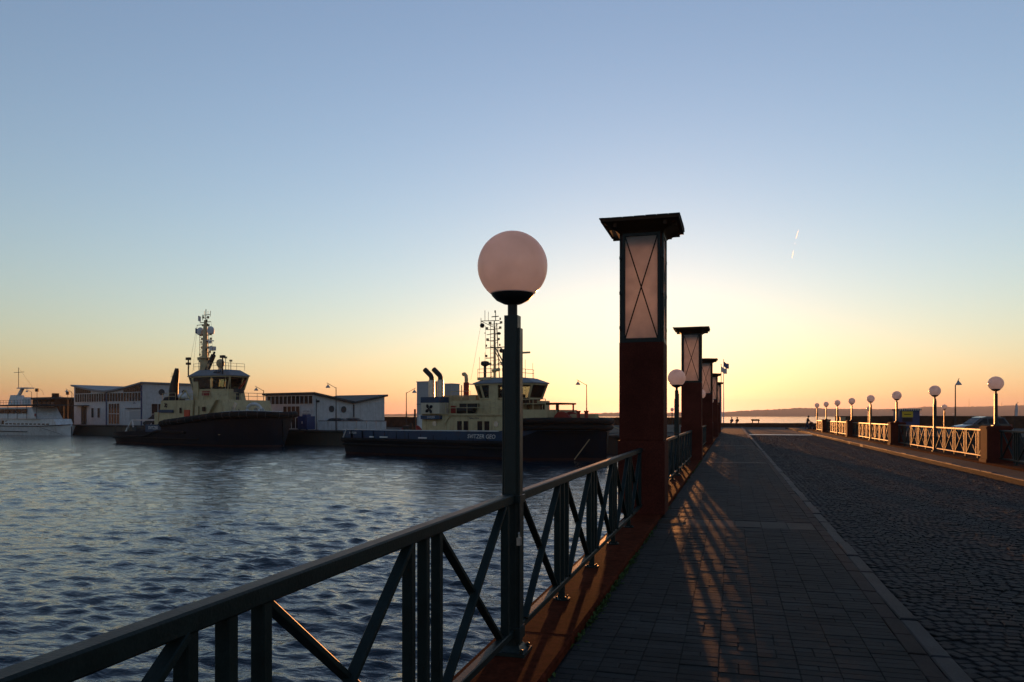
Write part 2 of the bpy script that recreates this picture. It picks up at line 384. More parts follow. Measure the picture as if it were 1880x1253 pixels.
brick_mat('paving_far', (0.022,0.022,0.022), (0.010,0.010,0.010), .252, .10)
brick_mat('setts_far', (0.022,0.023,0.026), (0.010,0.010,0.010), .12, .11)

def piece(mb, c, hx, hy, z, h, rz, tilt, ch=0.008):
    """one paving stone: bevelled top, slightly tilted"""
    mt = Matrix.Translation((c[0],c[1],z)) @ Matrix.Rotation(rz,4,'Z') @ Matrix.Rotation(tilt[0],4,'X') @ Matrix.Rotation(tilt[1],4,'Y')
    a = [(-hx,-hy),(hx,-hy),(hx,hy),(-hx,hy)]
    vs = [(x,y,-h) for x,y in a]+[(x,y,-ch*.7) for x,y in a]+[(x-math.copysign(ch,x), y-math.copysign(ch,y), 0) for x,y in a]
    fs = []
    for l in (0,4): fs += [(l+i, l+(i+1)%4, l+4+(i+1)%4, l+4+i) for i in range(4)]
    fs.append((8,9,10,11)); mb.add(vs, fs, mt)
def pave(parent, specs, name, mname, field):
    """specs: (x,y,hx,hy,z,h,rz,tilt,ch).  The 300 that show largest are parts, the rest one field."""
    vis = []
    for i, sp in enumerate(specs):
        d = inview(sp[0], sp[1], sp[4])
        if d: vis.append((d, i))
    vis.sort(); near = set(i for _, i in vis[:300])
    rest = MB(); k = 0
    base = {}
    for i, sp in enumerate(specs):
        x,y,hx,hy,z,h,rz,tilt,ch = sp
        if i in near:
            key = (round(hx,2), round(hy,2))
            if key not in base:
                b = MB(); piece(b, (0,0), hx, hy, 0, h, 0, (0,0), ch); base[key] = b.mesh(name, mname)
            o = inst(name, base[key], parent, (x,y,z)); o.rotation_euler = (tilt[0], tilt[1], rz)
        else:
            piece(rest, (x,y), hx, hy, z, h, rz, tilt, ch)
    stuff(rest.build(field, mname, parent))

g = random.gauss
# left pavement
mb = MB(); mb.box(-1.12, 1.18, BY0, 72, -0.13, -0.008)
walk = struct(mb.build('pavement', 'joint'))
mb = MB(); mb.box(-1.12, 1.18, 72.002, 118, -0.13, -0.002); mb.box(-1.12,1.18, BY0, 1.5, -0.007, -0.002); mb.build('paving', 'paving_far', walk)
specs = []; slabs = []
y = 1.55
band = [11.9, 27.9, 43.9, 59.9]
while y < 71.9:
    inb = next((b for b in band if b <= y < b+.75), None)
    if inb is not None: y = max(y, inb+.8); continue
    for c in range(9):
        x0 = -1.10 + c*.2533
        if random.random() < .22:
            for h in (0,1):
                specs.append((x0+.063+h*.1266, y+.05, .0612, .0477, g(0,.0012), .05, g(0,.006), (g(0,.005), g(0,.005)), .004))
        else:
            specs.append((x0+.1266+g(0,.001), y+.05, .1248, .0477, g(0,.0012), .05, g(0,.006), (g(0,.005), g(0,.005)), .004))
    y += .10
pave(walk, specs, 'paver', 'paver', 'paver_field')
for b in band:
    for c in range(6):
        m2 = MB(); piece(m2, (-1.10+.19+c*.379, b+.39), .186, .37, g(.001,.001), .06, 0, (g(0,.003),g(0,.003)), .006); m2.build('slab', 'slab', walk)
# red brick edging and granite kerb stones along the carriageway
kerb = None
mb = MB(); mb.box(1.18, 1.46, BY0, 118, -0.24, -0.03); kerb = struct(mb.build('kerb', 'joint'))
y = 2.0
red_m = MB(); piece(red_m, (0,0), .062, .24, 0, .06, 0, (0,0), .006); red_me = red_m.mesh('edging_brick', 'paver_red')
ks_m = MB(); piece(ks_m, (0,0), .068, .49, 0, .16, 0, (0,0), .012); ks_me = ks_m.mesh('kerb_stone', 'kerb_granite')
for i in range(80):
    yy = 2.2+i*.498
    o = inst('edging_brick', red_me, kerb, (1.247+g(0,.002), yy, g(-.002,.002))); o.rotation_euler = (g(0,.003), g(0,.006), g(0,.004))
for i in range(58):
    o = inst('kerb_stone', ks_me, kerb, (1.385+g(0,.004), 2.4+i*1.005, g(-.004,.004))); o.rotation_euler = (g(0,.004), g(0,.01), g(0,.006))
mb = MB(); mb.box(1.185, 1.45, 60.5, 118, -0.03, -0.004); mb.build('kerb_strip', 'kerb_granite', kerb)
# carriageway of small setts laid in shallow arcs
mb = MB(); mb.box(1.46, 7.02, BY0, 73.7, -0.134, -0.114); road = struct(mb.build('road', 'joint'))
mb = MB(); mb.box(1.46, 7.02, 73.702, 116, -0.134, -0.103); mb.box(1.46,7.02,BY0,1.4,-.113,-.104); mb.build('road_surface', 'asphalt', road)
specs = []; P = 1.39
row = 0; y0 = 1.2
while y0 < 73.1:
    x = 1.50 + random.uniform(0,.05)
    while x < 6.95:
        wd = random.uniform(.10,.135)
        u = ((x+wd/2-1.46) % P)/P*2-1
        yy = y0 + .26*(1-u*u) ; sl = math.atan(.26*-2*u/(P/2))
        if yy < 73.65:
            specs.append((x+wd/2, yy+g(0,.004), wd/2-.007, .047+g(0,.002), -.104+g(0,.0035), .05, sl+g(0,.03), (g(0,.018),g(0,.018)), .009))
        x += wd*math.cos(sl*.6)
    y0 += .112
pave(road, specs, 'sett', 'sett', 'sett_field')
# steel joint plate across the road at the far end of the bridge
mb = MB(); mb.box(1.5, 6.98, 73.8, 75.3, -.102, -.094); tag(mb.build('expansion_joint', 'steel'), 'pale steel joint plate across the cobbled road at the bridge end', 'joint plate')
# right pavement, kerb, curb
mb = MB(); mb.box(7.17, 8.05, BY0, 112, -0.13, 0.05); struct(mb.build('pavement_right', 'paving_far'))
mb = MB(); mb.box(7.02, 7.169, BY0, 112, -0.24, 0.02); k2 = struct(mb.build('kerb_right', 'joint'))
for i in range(64):
    o = inst('kerb_stone', ks_me, k2, (7.094+g(0,.004), 16.0+i*1.005, .055+g(0,.004))); o.rotation_euler = (g(0,.004), g(0,.01), g(0,.005))
# raised red curbs that carry the railings
def curb(name, x0, x1, top, y0, y1):
    mb = MB(); mb.box(x0+.02, x1-.02, y0, y1, -.30, top-.03); c = struct(mb.build(name, 'joint'))
    b = MB(); hx = (x1-x0)/2
    sec = [(-hx,-.9),(hx,-.5),(hx,-.015),(hx-.015,0),(-hx+.015,0),(-hx,-.015)]
    n = len(sec); b.add([(x,-1.245,z) for x,z in sec]+[(x,1.245,z) for x,z in sec], [(i,(i+1)%n,n+(i+1)%n,n+i) for i in range(n)]+[tuple(range(n-1,-1,-1)),tuple(range(n,2*n))])
    me = b.mesh('curb_block', 'red_curb')
    yy = y0+1.25
    while yy < y1: inst('curb_block', me, c, ((x0+x1)/2, yy, top+g(0,.001))); yy += 2.5
curb('curb_left', -1.66, -1.115, .06, -7, 83)
curb('curb_right', 8.05, 8.81, .12, 15.5, 93)
# weeds growing in the joint beside the curb
mb = MB()
def leaf(mb, c, L_, a, e):
    d = Vector((math.cos(a)*math.cos(e), math.sin(a)*math.cos(e), math.sin(e))); s = Vector((-math.sin(a), math.cos(a), 0))*L_*.22
    c = Vector(c); m_ = c+d*L_*.55; t_ = c+d*L_+Vector((0,0,-L_*.2))
    mb.add([c, m_-s, t_, m_+s], [(0,1,2,3)])
for i in range(150):
    yy = random.choice([g(6.6,.9), g(7.7,.6), g(9.5,1.5), g(24,5), random.uniform(5,30)])
    if not 4.7 < yy < 34: continue
    n = random.randint(6,18); sz = random.uniform(.02,.055)
    for k in range(n): leaf(mb, (-1.095+g(0,.015), yy+g(0,.035), -.005), sz*random.uniform(.6,1.3), random.uniform(0,6.28), random.uniform(.2,1.3))
stuff(tag(mb.build('weeds', 'weed'), 'small green weeds in the joint beside the red curb', 'weeds'))
mb = MB()
mb.lathe([(.26,-.002),(.24,.004),(.12,.007),(.001,.008)], 14, Matrix.Translation((-.95,12.25,.002)))
tag(mb.build('dirt_pit', 'soil'), 'round dark patch in the paving at the foot of the nearest pillar', 'dirt pit')  # small pit of bare dirt at the pillar foot, no cover on it

# ------------------------------------------------------------------ railings
RL = 7.5
def rail_meshes():
    D = {}
    b = MB(); b.bar((0,0,1.043),(0,RL,1.043),.068,.064,.007); D['top'] = b.mesh('top_rail','rail_green')
    b = MB(); b.bar((0,0,.14),(0,RL,.14),.055,.05,.006); D['bot'] = b.mesh('bottom_rail','rail_green')
    b = MB(); b.bar((0,0,.165),(0,0,1.012),.05,.05,.005); D['bal'] = b.mesh('baluster','rail_green')
    b = MB(); b.bar((0,0,.0),(0,0,.115),.05,.05,.005); b.lathe([(.075,0),(.075,.012),(.03,.014)],12)
    for a in range(4): b.lathe([(.011,.012),(.011,.028),(.005,.03)],6,Matrix.Translation((.055*math.cos(a*1.57+.78),.055*math.sin(a*1.57+.78),0)))
    D['foot'] = b.mesh('foot','rail_green')
    w_ = 1.5-.35-.05
    for k, s in (('d1',1),('d2',-1)):
        b = MB(); b.bar((.013*s,0,.165 if s>0 else 1.012),(.013*s,w_,1.012 if s>0 else .165),.026,.05,.004,up=(1,0,0)); 
        D[k] = b.mesh('cross_bar','rail_green')
    return D
RM = rail_meshes()
def railing(x, y, z, label, group):
    t = thing('railing', label, 'railing', (x,y,z), 0, group)
    inst('top_rail', RM['top'], t); inst('bottom_rail', RM['bot'], t)
    for k in range(6):
        yc = k*1.5
        if k == 0: ys = [.115]
        elif k == 5: ys = [RL-.115]
        else: ys = [yc-.175, yc, yc+.175]
        for v in ys: inst('baluster', RM['bal'], t, (0,v,0))
        if 0 < k < 5: inst('foot', RM['foot'], t, (0,yc,0))
        if k < 5:
            for d in ('d1','d2'): inst('cross_bar', RM[d], t, (0,yc+.2,0))
    return t
# ------------------------------------------------------------------ globe lamps
def lamp_meshes():
    D = {}
    b = MB(); b.box(-.11,.11,-.11,.11,0,.022)
    for sx in (-1,1):
        for sy in (-1,1): b.lathe([(.014,.02),(.014,.045),(.006,.05)],6,Matrix.Translation((.085*sx,.085*sy,0)))
    b.loft([[(-.085,-.085,.022),(.085,-.085,.022),(.085,.085,.022),(-.085,.085,.022)],[(-.06,-.06,.06),(.06,-.06,.06),(.06,.06,.06),(-.06,.06,.06)]])
    D['base'] = b.mesh('base_plate','post_green')
    b = MB(); b.bar((0,0,.06),(0,0,2.275),.094,.094,.006); D['post'] = b.mesh('post','post_green')
    for i, (h, dx, dy) in enumerate(((2.19,1,0),(2.05,0,-1),(2.05,-1,0),(2.19,0,1))):
        b = MB(); cx, cy = dx*.0545, dy*.0545
        b.bar((cx,cy,.06),(cx,cy,h), .015 if dx else .08, .08 if dx else .015, .003, up=(0,1,0)); D['fin%d'%i] = b.mesh('side_plate','post_green')
    b = MB(); b.bar((0,0,1.015),(0,0,1.065),.145,.145,.006); D['clamp'] = b.mesh('clamp','post_green')
    b = MB(); b.bar((0,0,.10),(0,0,.18),.14,.14,.006); D['clamp2'] = b.mesh('clamp','post_green')
    b = MB(); b.tube((0,0,2.25),(0,0,2.405),.033,n=14); D['neck'] = b.mesh('neck','black_metal',True)
    b = MB(); b.lathe([(.03,2.35),(.06,2.356),(.11,2.38),(.140,2.412),(.147,2.43),(.142,2.432)],28); D['cup'] = b.mesh('cup','black_metal',True)
    Rg, zc = .237, 2.61
    prof = []
    for i in range(27):
        a = -math.pi/2+.66 + (math.pi-.66)*i/26
        prof.append((max(.0005, Rg*math.cos(a)), zc+Rg*math.sin(a)))
    b = MB(); b.lathe(prof, 40); D['globe'] = b.mesh('globe','opal','all')
    return D
LM = lamp_meshes()
def globe_lamp(x, y, z, label, group, lift=0.0, rz=0):
    t = thing('globe_lamp', label, 'street lamp', (x,y,z), rz, group)
    for k, n in (('base','base_plate'),('post','post'),('fin0','side_plate'),('fin1','side_plate'),('fin2','side_plate'),('fin3','side_plate'),('neck','neck'),('cup','cup'),('globe','globe')):
        inst(n, LM[k], t)
    if not lift:
        inst('clamp', LM['clamp'], t); inst('clamp', LM['clamp2'], t)
    return t
# lamps that stand on the pillars of the far side: same head on a shorter post
def short_lamp(x, y, z, label, group):
    t = thing('globe_lamp', label, 'street lamp', (x,y,z), 0, group)
    for k, n in (('neck','neck'),('cup','cup'),('globe','globe')): inst(n, LM[k], t, (0,0,-1.20))
    inst('post', SM, t); inst('base_plate', LM['base'], t)
b = MB(); b.bar((0,0,.06),(0,0,1.075),.094,.094,.006); SM = b.mesh('post','post_green')

# ------------------------------------------------------------------ lantern pillars
def pillar_meshes():
    D = {}
    b = MB(); b.bar((0,0,0),(0,0,1.19),.76,.76,.012); D['plinth'] = b.mesh('plinth','red_granite')
    b = MB(); b.bar((0,0,1.205),(0,0,2.80),.72,.72,.012); b.bar((0,0,1.18),(0,0,1.21),.69,.69); D['shaft'] = b.mesh('shaft','red_granite')
    b = MB(); b.bar((0,0,4.36),(0,0,4.62),.50,.50); 
    for sx in (-1,1):
        for sy in (-1,1): b.bar((sx*.29,sy*.29,4.33),(sx*.29,sy*.29,4.60),.07,.07)
    D['cap'] = b.mesh('capital','red_granite')
    b = MB()
    for sx in (-1,1):
        for sy in (-1,1): b.bar((sx*.30,sy*.30,2.80),(sx*.30,sy*.30,4.35),.06,.06,.005)
    D['core'] = b.mesh('corner_post','lantern_frame')
    # one face: frame standing in front of the pane, crossed by two thin bars (face looks towards -Y)
    f = MB(); Y = -.335
    f.bar((-.285,Y,2.80),(-.285,Y,4.61),.045,.05,.004,up=(0,1,0)); f.bar((.285,Y,2.80),(.285,Y,4.61),.045,.05,.004,up=(0,1,0))
    f.bar((-.262,Y,2.835),(.262,Y,2.835),.045,.07,.004); f.bar((-.262,Y,4.575),(.262,Y,4.575),.045,.07,.004)
    D['frame'] = f.mesh('frame','lantern_frame')
    f = MB(); f.box(-.262,.262,Y-.004,Y+.006,2.87,4.54); D['pane'] = f.mesh('pane','lantern_pane')
    for k, s in (('c1',1),('c2',-1)):
        f = MB(); f.bar((-.262*s,Y-.014,2.87),(.262*s,Y-.014,4.54),.02,.012,up=(0,1,0)); D[k] = f.mesh('cross_bar','black_metal')
    f = MB(); 
    for z in (3.05,3.62,4.2):
        for s in (-1,1): f.bar((s*.315,Y+.0,z),(s*.345,Y+.0,z),.05,.05)
    D['hinge'] = f.mesh('hinge','black_metal')
    b = MB(); r = lambda h,z: [(-h,-h,z),(h,-h,z),(h,h,z),(-h,h,z)]
    b.loft([r(.345,4.58),r(.39,4.62),r(.58,4.735),r(.625,4.74),r(.625,4.785),r(.60,4.80),r(.10,4.86)]); D['roof'] = b.mesh('roof','timber_dark')
    # slates along the roof edge
    b = MB()
    rr = random.Random(3)
    for side in range(4):
        mt = Matrix.Rotation(side*math.pi/2,4,'Z')
        for k in range(7):
            x0 = -.637+k*.182
            b.box(x0+.004, x0+.178, -.637-rr.uniform(0,.01), -.58, 4.787+rr.uniform(0,.003), 4.80+rr.uniform(0,.006), mt)
    D['slates'] = b.mesh('roof_edge','roof_dark')
    b = MB()
    for s in (-1,1):
        b.bar((-.57,s*.40,4.69),(.57,s*.40,4.69),.05,.07); b.bar((s*.40,-.57,4.692),(s*.40,.57,4.692),.05,.068)
    D['beam'] = b.mesh('eave_beam','timber_dark')
    return D
PM = pillar_meshes()
def pillar(x, y, z, label, group):
    t = thing('lantern_pillar', label, 'pillar', (x,y,z), 0, group)
    inst('plinth', PM['plinth'], t); inst('shaft', PM['shaft'], t); inst('capital', PM['cap'], t); inst('corner_post', PM['core'], t)
    for s in range(4):
        fr = inst('frame', PM['frame'], t, rz=s*math.pi/2)
        inst('pane', PM['pane'], fr); inst('cross_bar', PM['c1'], fr); inst('cross_bar', PM['c2'], fr); inst('hinge', PM['hinge'], fr)
    rf = inst('roof', PM['roof'], t); inst('slate_edge', PM['slates'], rf); inst('eave_beam', PM['beam'], rf)
ORD = ['nearest','second nearest','third nearest','fourth nearest','fifth nearest','sixth nearest','seventh nearest','eighth nearest','ninth nearest','tenth nearest']
FX, CZ = -1.43, .06
for k in range(5):
    pillar(FX, 13+16*k, CZ, ['tall red granite pillar with crossed white lantern, nearest of the row','second nearest red granite lantern pillar, behind the near globe lamp pair','third nearest red granite lantern pillar in the row','fourth nearest red granite lantern pillar in the row','farthest of the red granite lantern pillars, by the flagpoles'][k], 'lantern pillars along the left railing')
LL = ['large pink white globe lamp on dark green post, nearest of all','white globe lamp between the two nearest lantern pillars','white globe lamp half hidden by the second lantern pillar','white globe lamp hidden behind the third lantern pillar','white globe lamp hidden behind the fourth lantern pillar']
for k in range(5): globe_lamp(FX, 5+16*k, CZ, LL[k], 'globe lamps on the left railing')
bays = []
for k in range(5):
    bays.append((5+16*k-RL-.06)); bays.append(5+16*k+.06)
for i, yb in enumerate(bays):
    lab = ['dark green crossed bar railing in the foreground, left of the big globe lamp','dark green crossed bar railing between the big globe lamp and nearest pillar','railing bay just beyond the nearest lantern pillar'][i] if i < 3 else '%s bay of crossed bar railing on the left side' % ORD[i].replace(' nearest','')
    railing(FX, yb, CZ, lab, 'railing bays on the left side')
t = thing('padlock', 'small padlock hanging on a cord beside the nearest globe lamp', 'padlock', (FX+.085, 4.86, CZ+.80))
b = MB(); b.sweep([(0,.01,.2),(.005,.0,.1),(0,0,.03)],.004,5); b.build('cord','black_metal',t); b = MB(); b.box(-.012,.012,-.02,.02,-.05,.0); b.build('lock_body','steel',t); b = MB(); b.sweep([(0,-.014,0),(0,-.014,.025),(0,0,.036),(0,.014,.025),(0,.014,0)],.004,5); b.build('shackle','steel',t)
FXR, CZR = 8.43, .12
b = MB(); b.bar((0,0,0),(0,0,1.10),.72,.72,.012); b.bar((0,0,1.10),(0,0,1.17),.78,.78,.012); b.bar((0,0,-.01),(0,0,.10),.79,.79,.012); STUB = b.mesh('granite_block','red_granite')
b = MB(); b.bar((0,0,1.17),(0,0,1.20),.70,.70,.01); STUBC = b.mesh('coping','red_granite')
for k in range(4):
    yy = 29+16*k
    t = thing('stone_pier', '%s short red granite pier in the sunlit right railing' % ORD[k], 'pier', (FXR,yy,CZR), 0, 'granite piers of the right railing')
    inst('granite_block', STUB, t); inst('coping', STUBC, t)
    short_lamp(FXR, yy, CZR+1.20, '%s globe lamp standing on a short granite pier at right' % ORD[k], 'globe lamps on the right side')
for k in range(4):
    globe_lamp(FXR, 37+16*k, CZR, '%s globe lamp fixed to the sunlit right railing between piers' % ORD[k], 'globe lamps on the right side')
for k, yb in enumerate([21.06, 29.42, 37.06, 45.42, 53.06, 61.42, 69.06, 77.42]):
    railing(FXR, yb, CZR, 'shaded railing bay at the right picture edge before the nearest pier' if k == 0 else '%s sunlit orange bay of crossed bar railing on the right' % ORD[k-1], 'railing bays on the right side')

# ------------------------------------------------------------------ tugs
def interp(tab, x):
    if x <= tab[0][0]: return tab[0][1:]
    for a, b in zip(tab, tab[1:]):
        if x <= b[0]:
            t = (x-a[0])/(b[0]-a[0]); return tuple(a[i]+(b[i]-a[i])*t for i in range(1,len(a)))
    return tab[-1][1:]
def hull_strip(tab, S_, lo, hi, wall=None):
    """side skin between two (halfbeam, z) functions of s, both sides and transom; wall = thickness makes it a bulwark"""
    mb = MB(); rows = []
    for s in S_:
        rows.append((s, lo(s), hi(s)))
    def ring(side):
        out = []
        for s, (b0,z0), (b1,z1) in rows: out.append([(s, side*b0, z0), (s, side*(b0+b1)/2, (z0+z1)/2), (s, side*b1, z1)] + ([(s-.02 if s > S_[-1]-.5 else s, side*max(.01,b1-wall), z1), (s, side*max(.01,b0-wall), z0)] if wall else []))
        return out
    for side in (-1, 1):
        r = ring(side); n = len(r[0]); o = len(mb.v)
        for l in r: mb.v += l
        for i in range(len(r)-1):
            mb.f += [(o+i*n+k, o+i*n+k+1, o+(i+1)*n+k+1, o+(i+1)*n+k) for k in range(n-1)]
    # transom
    s0, (b0,z0), (b1,z1) = rows[0]
    th = wall or .05
    mb.box(s0-.03, s0-.03+th, -b0, b0, z0, z1)
    return mb
def window_row(parent, pts, z0, z1, inset, wmat='glass', frame='cream'):
    pass
def cabin(parent, loops, zs, name, m):
    """lofted cabin from plan polygons"""
    mb = MB(); mb.loft([[(x,y,z) for x,y in l] for l,z in zip(loops,zs)]); return mb.build(name, m, parent)
def scale_poly(p, fx, fy, dx=0): 
    return [(x*fx+dx, y*fy) for x,y in p]
def wheelhouse(parent, bot, top, z0, z1, zr, m, roof_m, roof_poly):
    """glazed wheelhouse: sill polygon bot at z0, eave polygon top at z1; posts, panes, roof"""
    n = len(bot); fr = MB()
    for i in range(n): fr.bar((*bot[i],z0),(*top[i],z1),.16,.16)
    for i in range(n):
        j = (i+1)%n
        fr.bar((*bot[i],z0+.02),(*bot[j],z0+.02),.14,.14); fr.bar((*top[i],z1-.04),(*top[j],z1-.04),.16,.16)
    f = fr.build('window_frame', m, parent)
    for i in range(n):
        j = (i+1)%n
        g_ = MB(); a,b_,c,d = Vector((*bot[i],z0)),Vector((*bot[j],z0)),Vector((*top[j],z1)),Vector((*top[i],z1))
        nn = (b_-a).cross(d-a).normalized()*.02
        e = .06; q_ = [a+(b_-a)*e, b_+(a-b_)*e, c+(d-c)*e, d+(c-d)*e]
        g_.add(q_+[p+nn for p in q_], [(0,1,2,3),(7,6,5,4),(0,1,5,4),(1,2,6,5),(2,3,7,6),(3,0,4,7)])
        g_.build('pane', 'window_glass', f)
    r = MB(); big = [(x*1.0,y) for x,y in roof_poly]; cx = sum(x for x,_ in big)/n
    ov = [(cx+(x-cx)*1.06, y*1.08) for x,y in big]
    r.loft([[(x,y,z1+.02) for x,y in ov],[(x,y,z1+.12) for x,y in ov],[(cx+(x-cx)*.72,y*.72,zr) for x,y in big]])
    r.build('wheelhouse_roof', roof_m, parent)
    # console and seat seen through the panes
    k = MB(); k.box(cx-.9,cx+1.2,-.7,.7,z0-.2,z0+.45); k.box(cx-1.4,cx-.9,-.25,.25,z0-.2,z0+.95); k.build('console','black_metal',parent)
def handrail(parent, path, h=1.0, r=.03, name='handrail', m='cream'):
    mb = MB()
    for p,q_ in zip(path,path[1:]):
        p = Vector(p); q_ = Vector(q_); n = max(1,int((q_-p).length/1.2))
        for k in range(n+1): 
            a = p.lerp(q_,k/n); mb.tube(a, a+Vector((0,0,h)), r, n=5)
        for hh in (h, h*.55): mb.tube(p+Vector((0,0,hh)), q_+Vector((0,0,hh)), r, n=5)
    return mb.build(name, m, parent)
def porthole(parent, x, y, z, r=.2, side=-1, lit=False):
    mt = Matrix.Translation((x,y,z)) @ Matrix.Rotation(R(90)*(-side),4,'X')
    a = MB(); a.lathe([(r,-.02),(r*1.25,-.02),(r*1.25,.05),(r,.05)],14, mt); o = a.build('porthole', 'steel', parent)
    b = MB(); b.lathe([(r*.98,-.02),(r*.98,.02)],14, mt); b.build('pane', 'glass', o)
def panel(parent, x0, x1, y, z0, z1, name, m, th=.03):
    b = MB(); b.box(min(x0,x1),max(x0,x1),y-th,y+th,z0,z1); return b.build(name, m, parent)
def winch(parent, x, y, z, r, w_, m='dark_red'):
    a = MB(); mt = Matrix.Translation((x,y,z)) @ Matrix.Rotation(R(90),4,'X')
    a.lathe([(r,-w_/2),(r,-w_/2+.08),(r*.6,-w_/2+.09),(r*.6,w_/2-.09),(r,w_/2-.08),(r,w_/2)],20,mt); o = a.build('winch_drum', m, parent)
    b = MB(); b.box(x-r*.9,x+r*.9,y-w_/2-.15,y+w_/2+.15,z-r*1.1,z-r*.55); b.build('winch_bed','cream_dark',parent)
    return o
def emblem(parent, x, y, z, r, m='navy'):
    b = MB()
    for k in range(4):
        a0 = k*math.pi/2+.5; pts = []
        for i in range(12):
            a = i/12*2*math.pi
            px, pz = .58*r+.40*r*math.cos(a), .30*r*math.sin(a)+.10*r
            pts.append((px*math.cos(a0)-pz*math.sin(a0), px*math.sin(a0)+pz*math.cos(a0)))
        b.add([(x+p,y,z+q_) for p,q_ in pts]+[(x+p,y+.03,z+q_) for p,q_ in pts], [tuple(range(12)),tuple(range(23,11,-1))]+[(i,(i+1)%12,12+(i+1)%12,12+i) for i in range(12)])
    b.lathe([(r*.16,-.01),(r*.16,.03)],10,Matrix.Translation((x,y,z))@Matrix.Rotation(R(90),4,'X'))
    return b.build('emblem', m, parent)
def lattice_mast(parent, x, y, z0, z1, spec):
    for nm, m, fn in spec: b = MB(); fn(b); b.build(nm, m, parent, True)
def octo(x0, x1, y, cx=.3, cy=.45):
    L_ = x1-x0
    return [(x0,-y*(1-cy*.4)),(x0+L_*cx*.5,-y),(x1-L_*cx,-y),(x1,-y*(1-cy)),(x1,y*(1-cy)),(x1-L_*cx,y),(x0+L_*cx*.5,y),(x0,y*(1-cy*.4))]
XROT = Matrix.Rotation(R(90),4,'X')

def tug_hull(t, tab, deckz, band_lo, straps, name_fender=.32, z_split=1.7):
    """tab rows: s, halfbeam at deck, halfbeam at waterline, top of bulwark"""
    s0, s1 = tab[0][0], tab[-1][0]; N = 44
    SS = [s0+(s1-s0)*(1-(1-i/N)**1.5) for i in range(N+1)]
    def wl(s): b,w_,z = interp(tab,s); return (w_, -0.3)
    def keel(s): b,w_,z = interp(tab,s); return (w_*.75, -1.6)
    def boot(s): b,w_,z = interp(tab,s); return (w_+(b-w_)*.12, .22)
    def split(s): b,w_,z = interp(tab,s); f_ = band_lo(s,z); return (w_+(b-w_)*min(1,.1+.9*(f_/z)**1.0), f_)
    def top(s): b,w_,z = interp(tab,s); return (b, z)
    m_ = hull_strip(tab, SS, keel, boot); m_.build('boot_topping', 'boot_red', t, True)
    m_ = hull_strip(tab, SS, boot, split); h = m_.build('hull', 'navy', t, True)
    m_ = hull_strip(tab, SS, split, top, .12); bw_ = m_.build('bulwark', 'blue_band' if straps != 'dark' else 'navy', t, True)
    d = MB(); pts = [(s, -interp(tab,s)[0]*.96) for s in SS]; zz = [deckz(s) for s in SS]
    o = 0
    for (s,y),z in zip(pts,zz): d.v += [(s,y,z),(s,-y,z)]
    d.f = [(2*i,2*i+1,2*i+3,2*i+2) for i in range(len(SS)-1)]; d.build('deck','deck_green',t)
    return SS, top, split

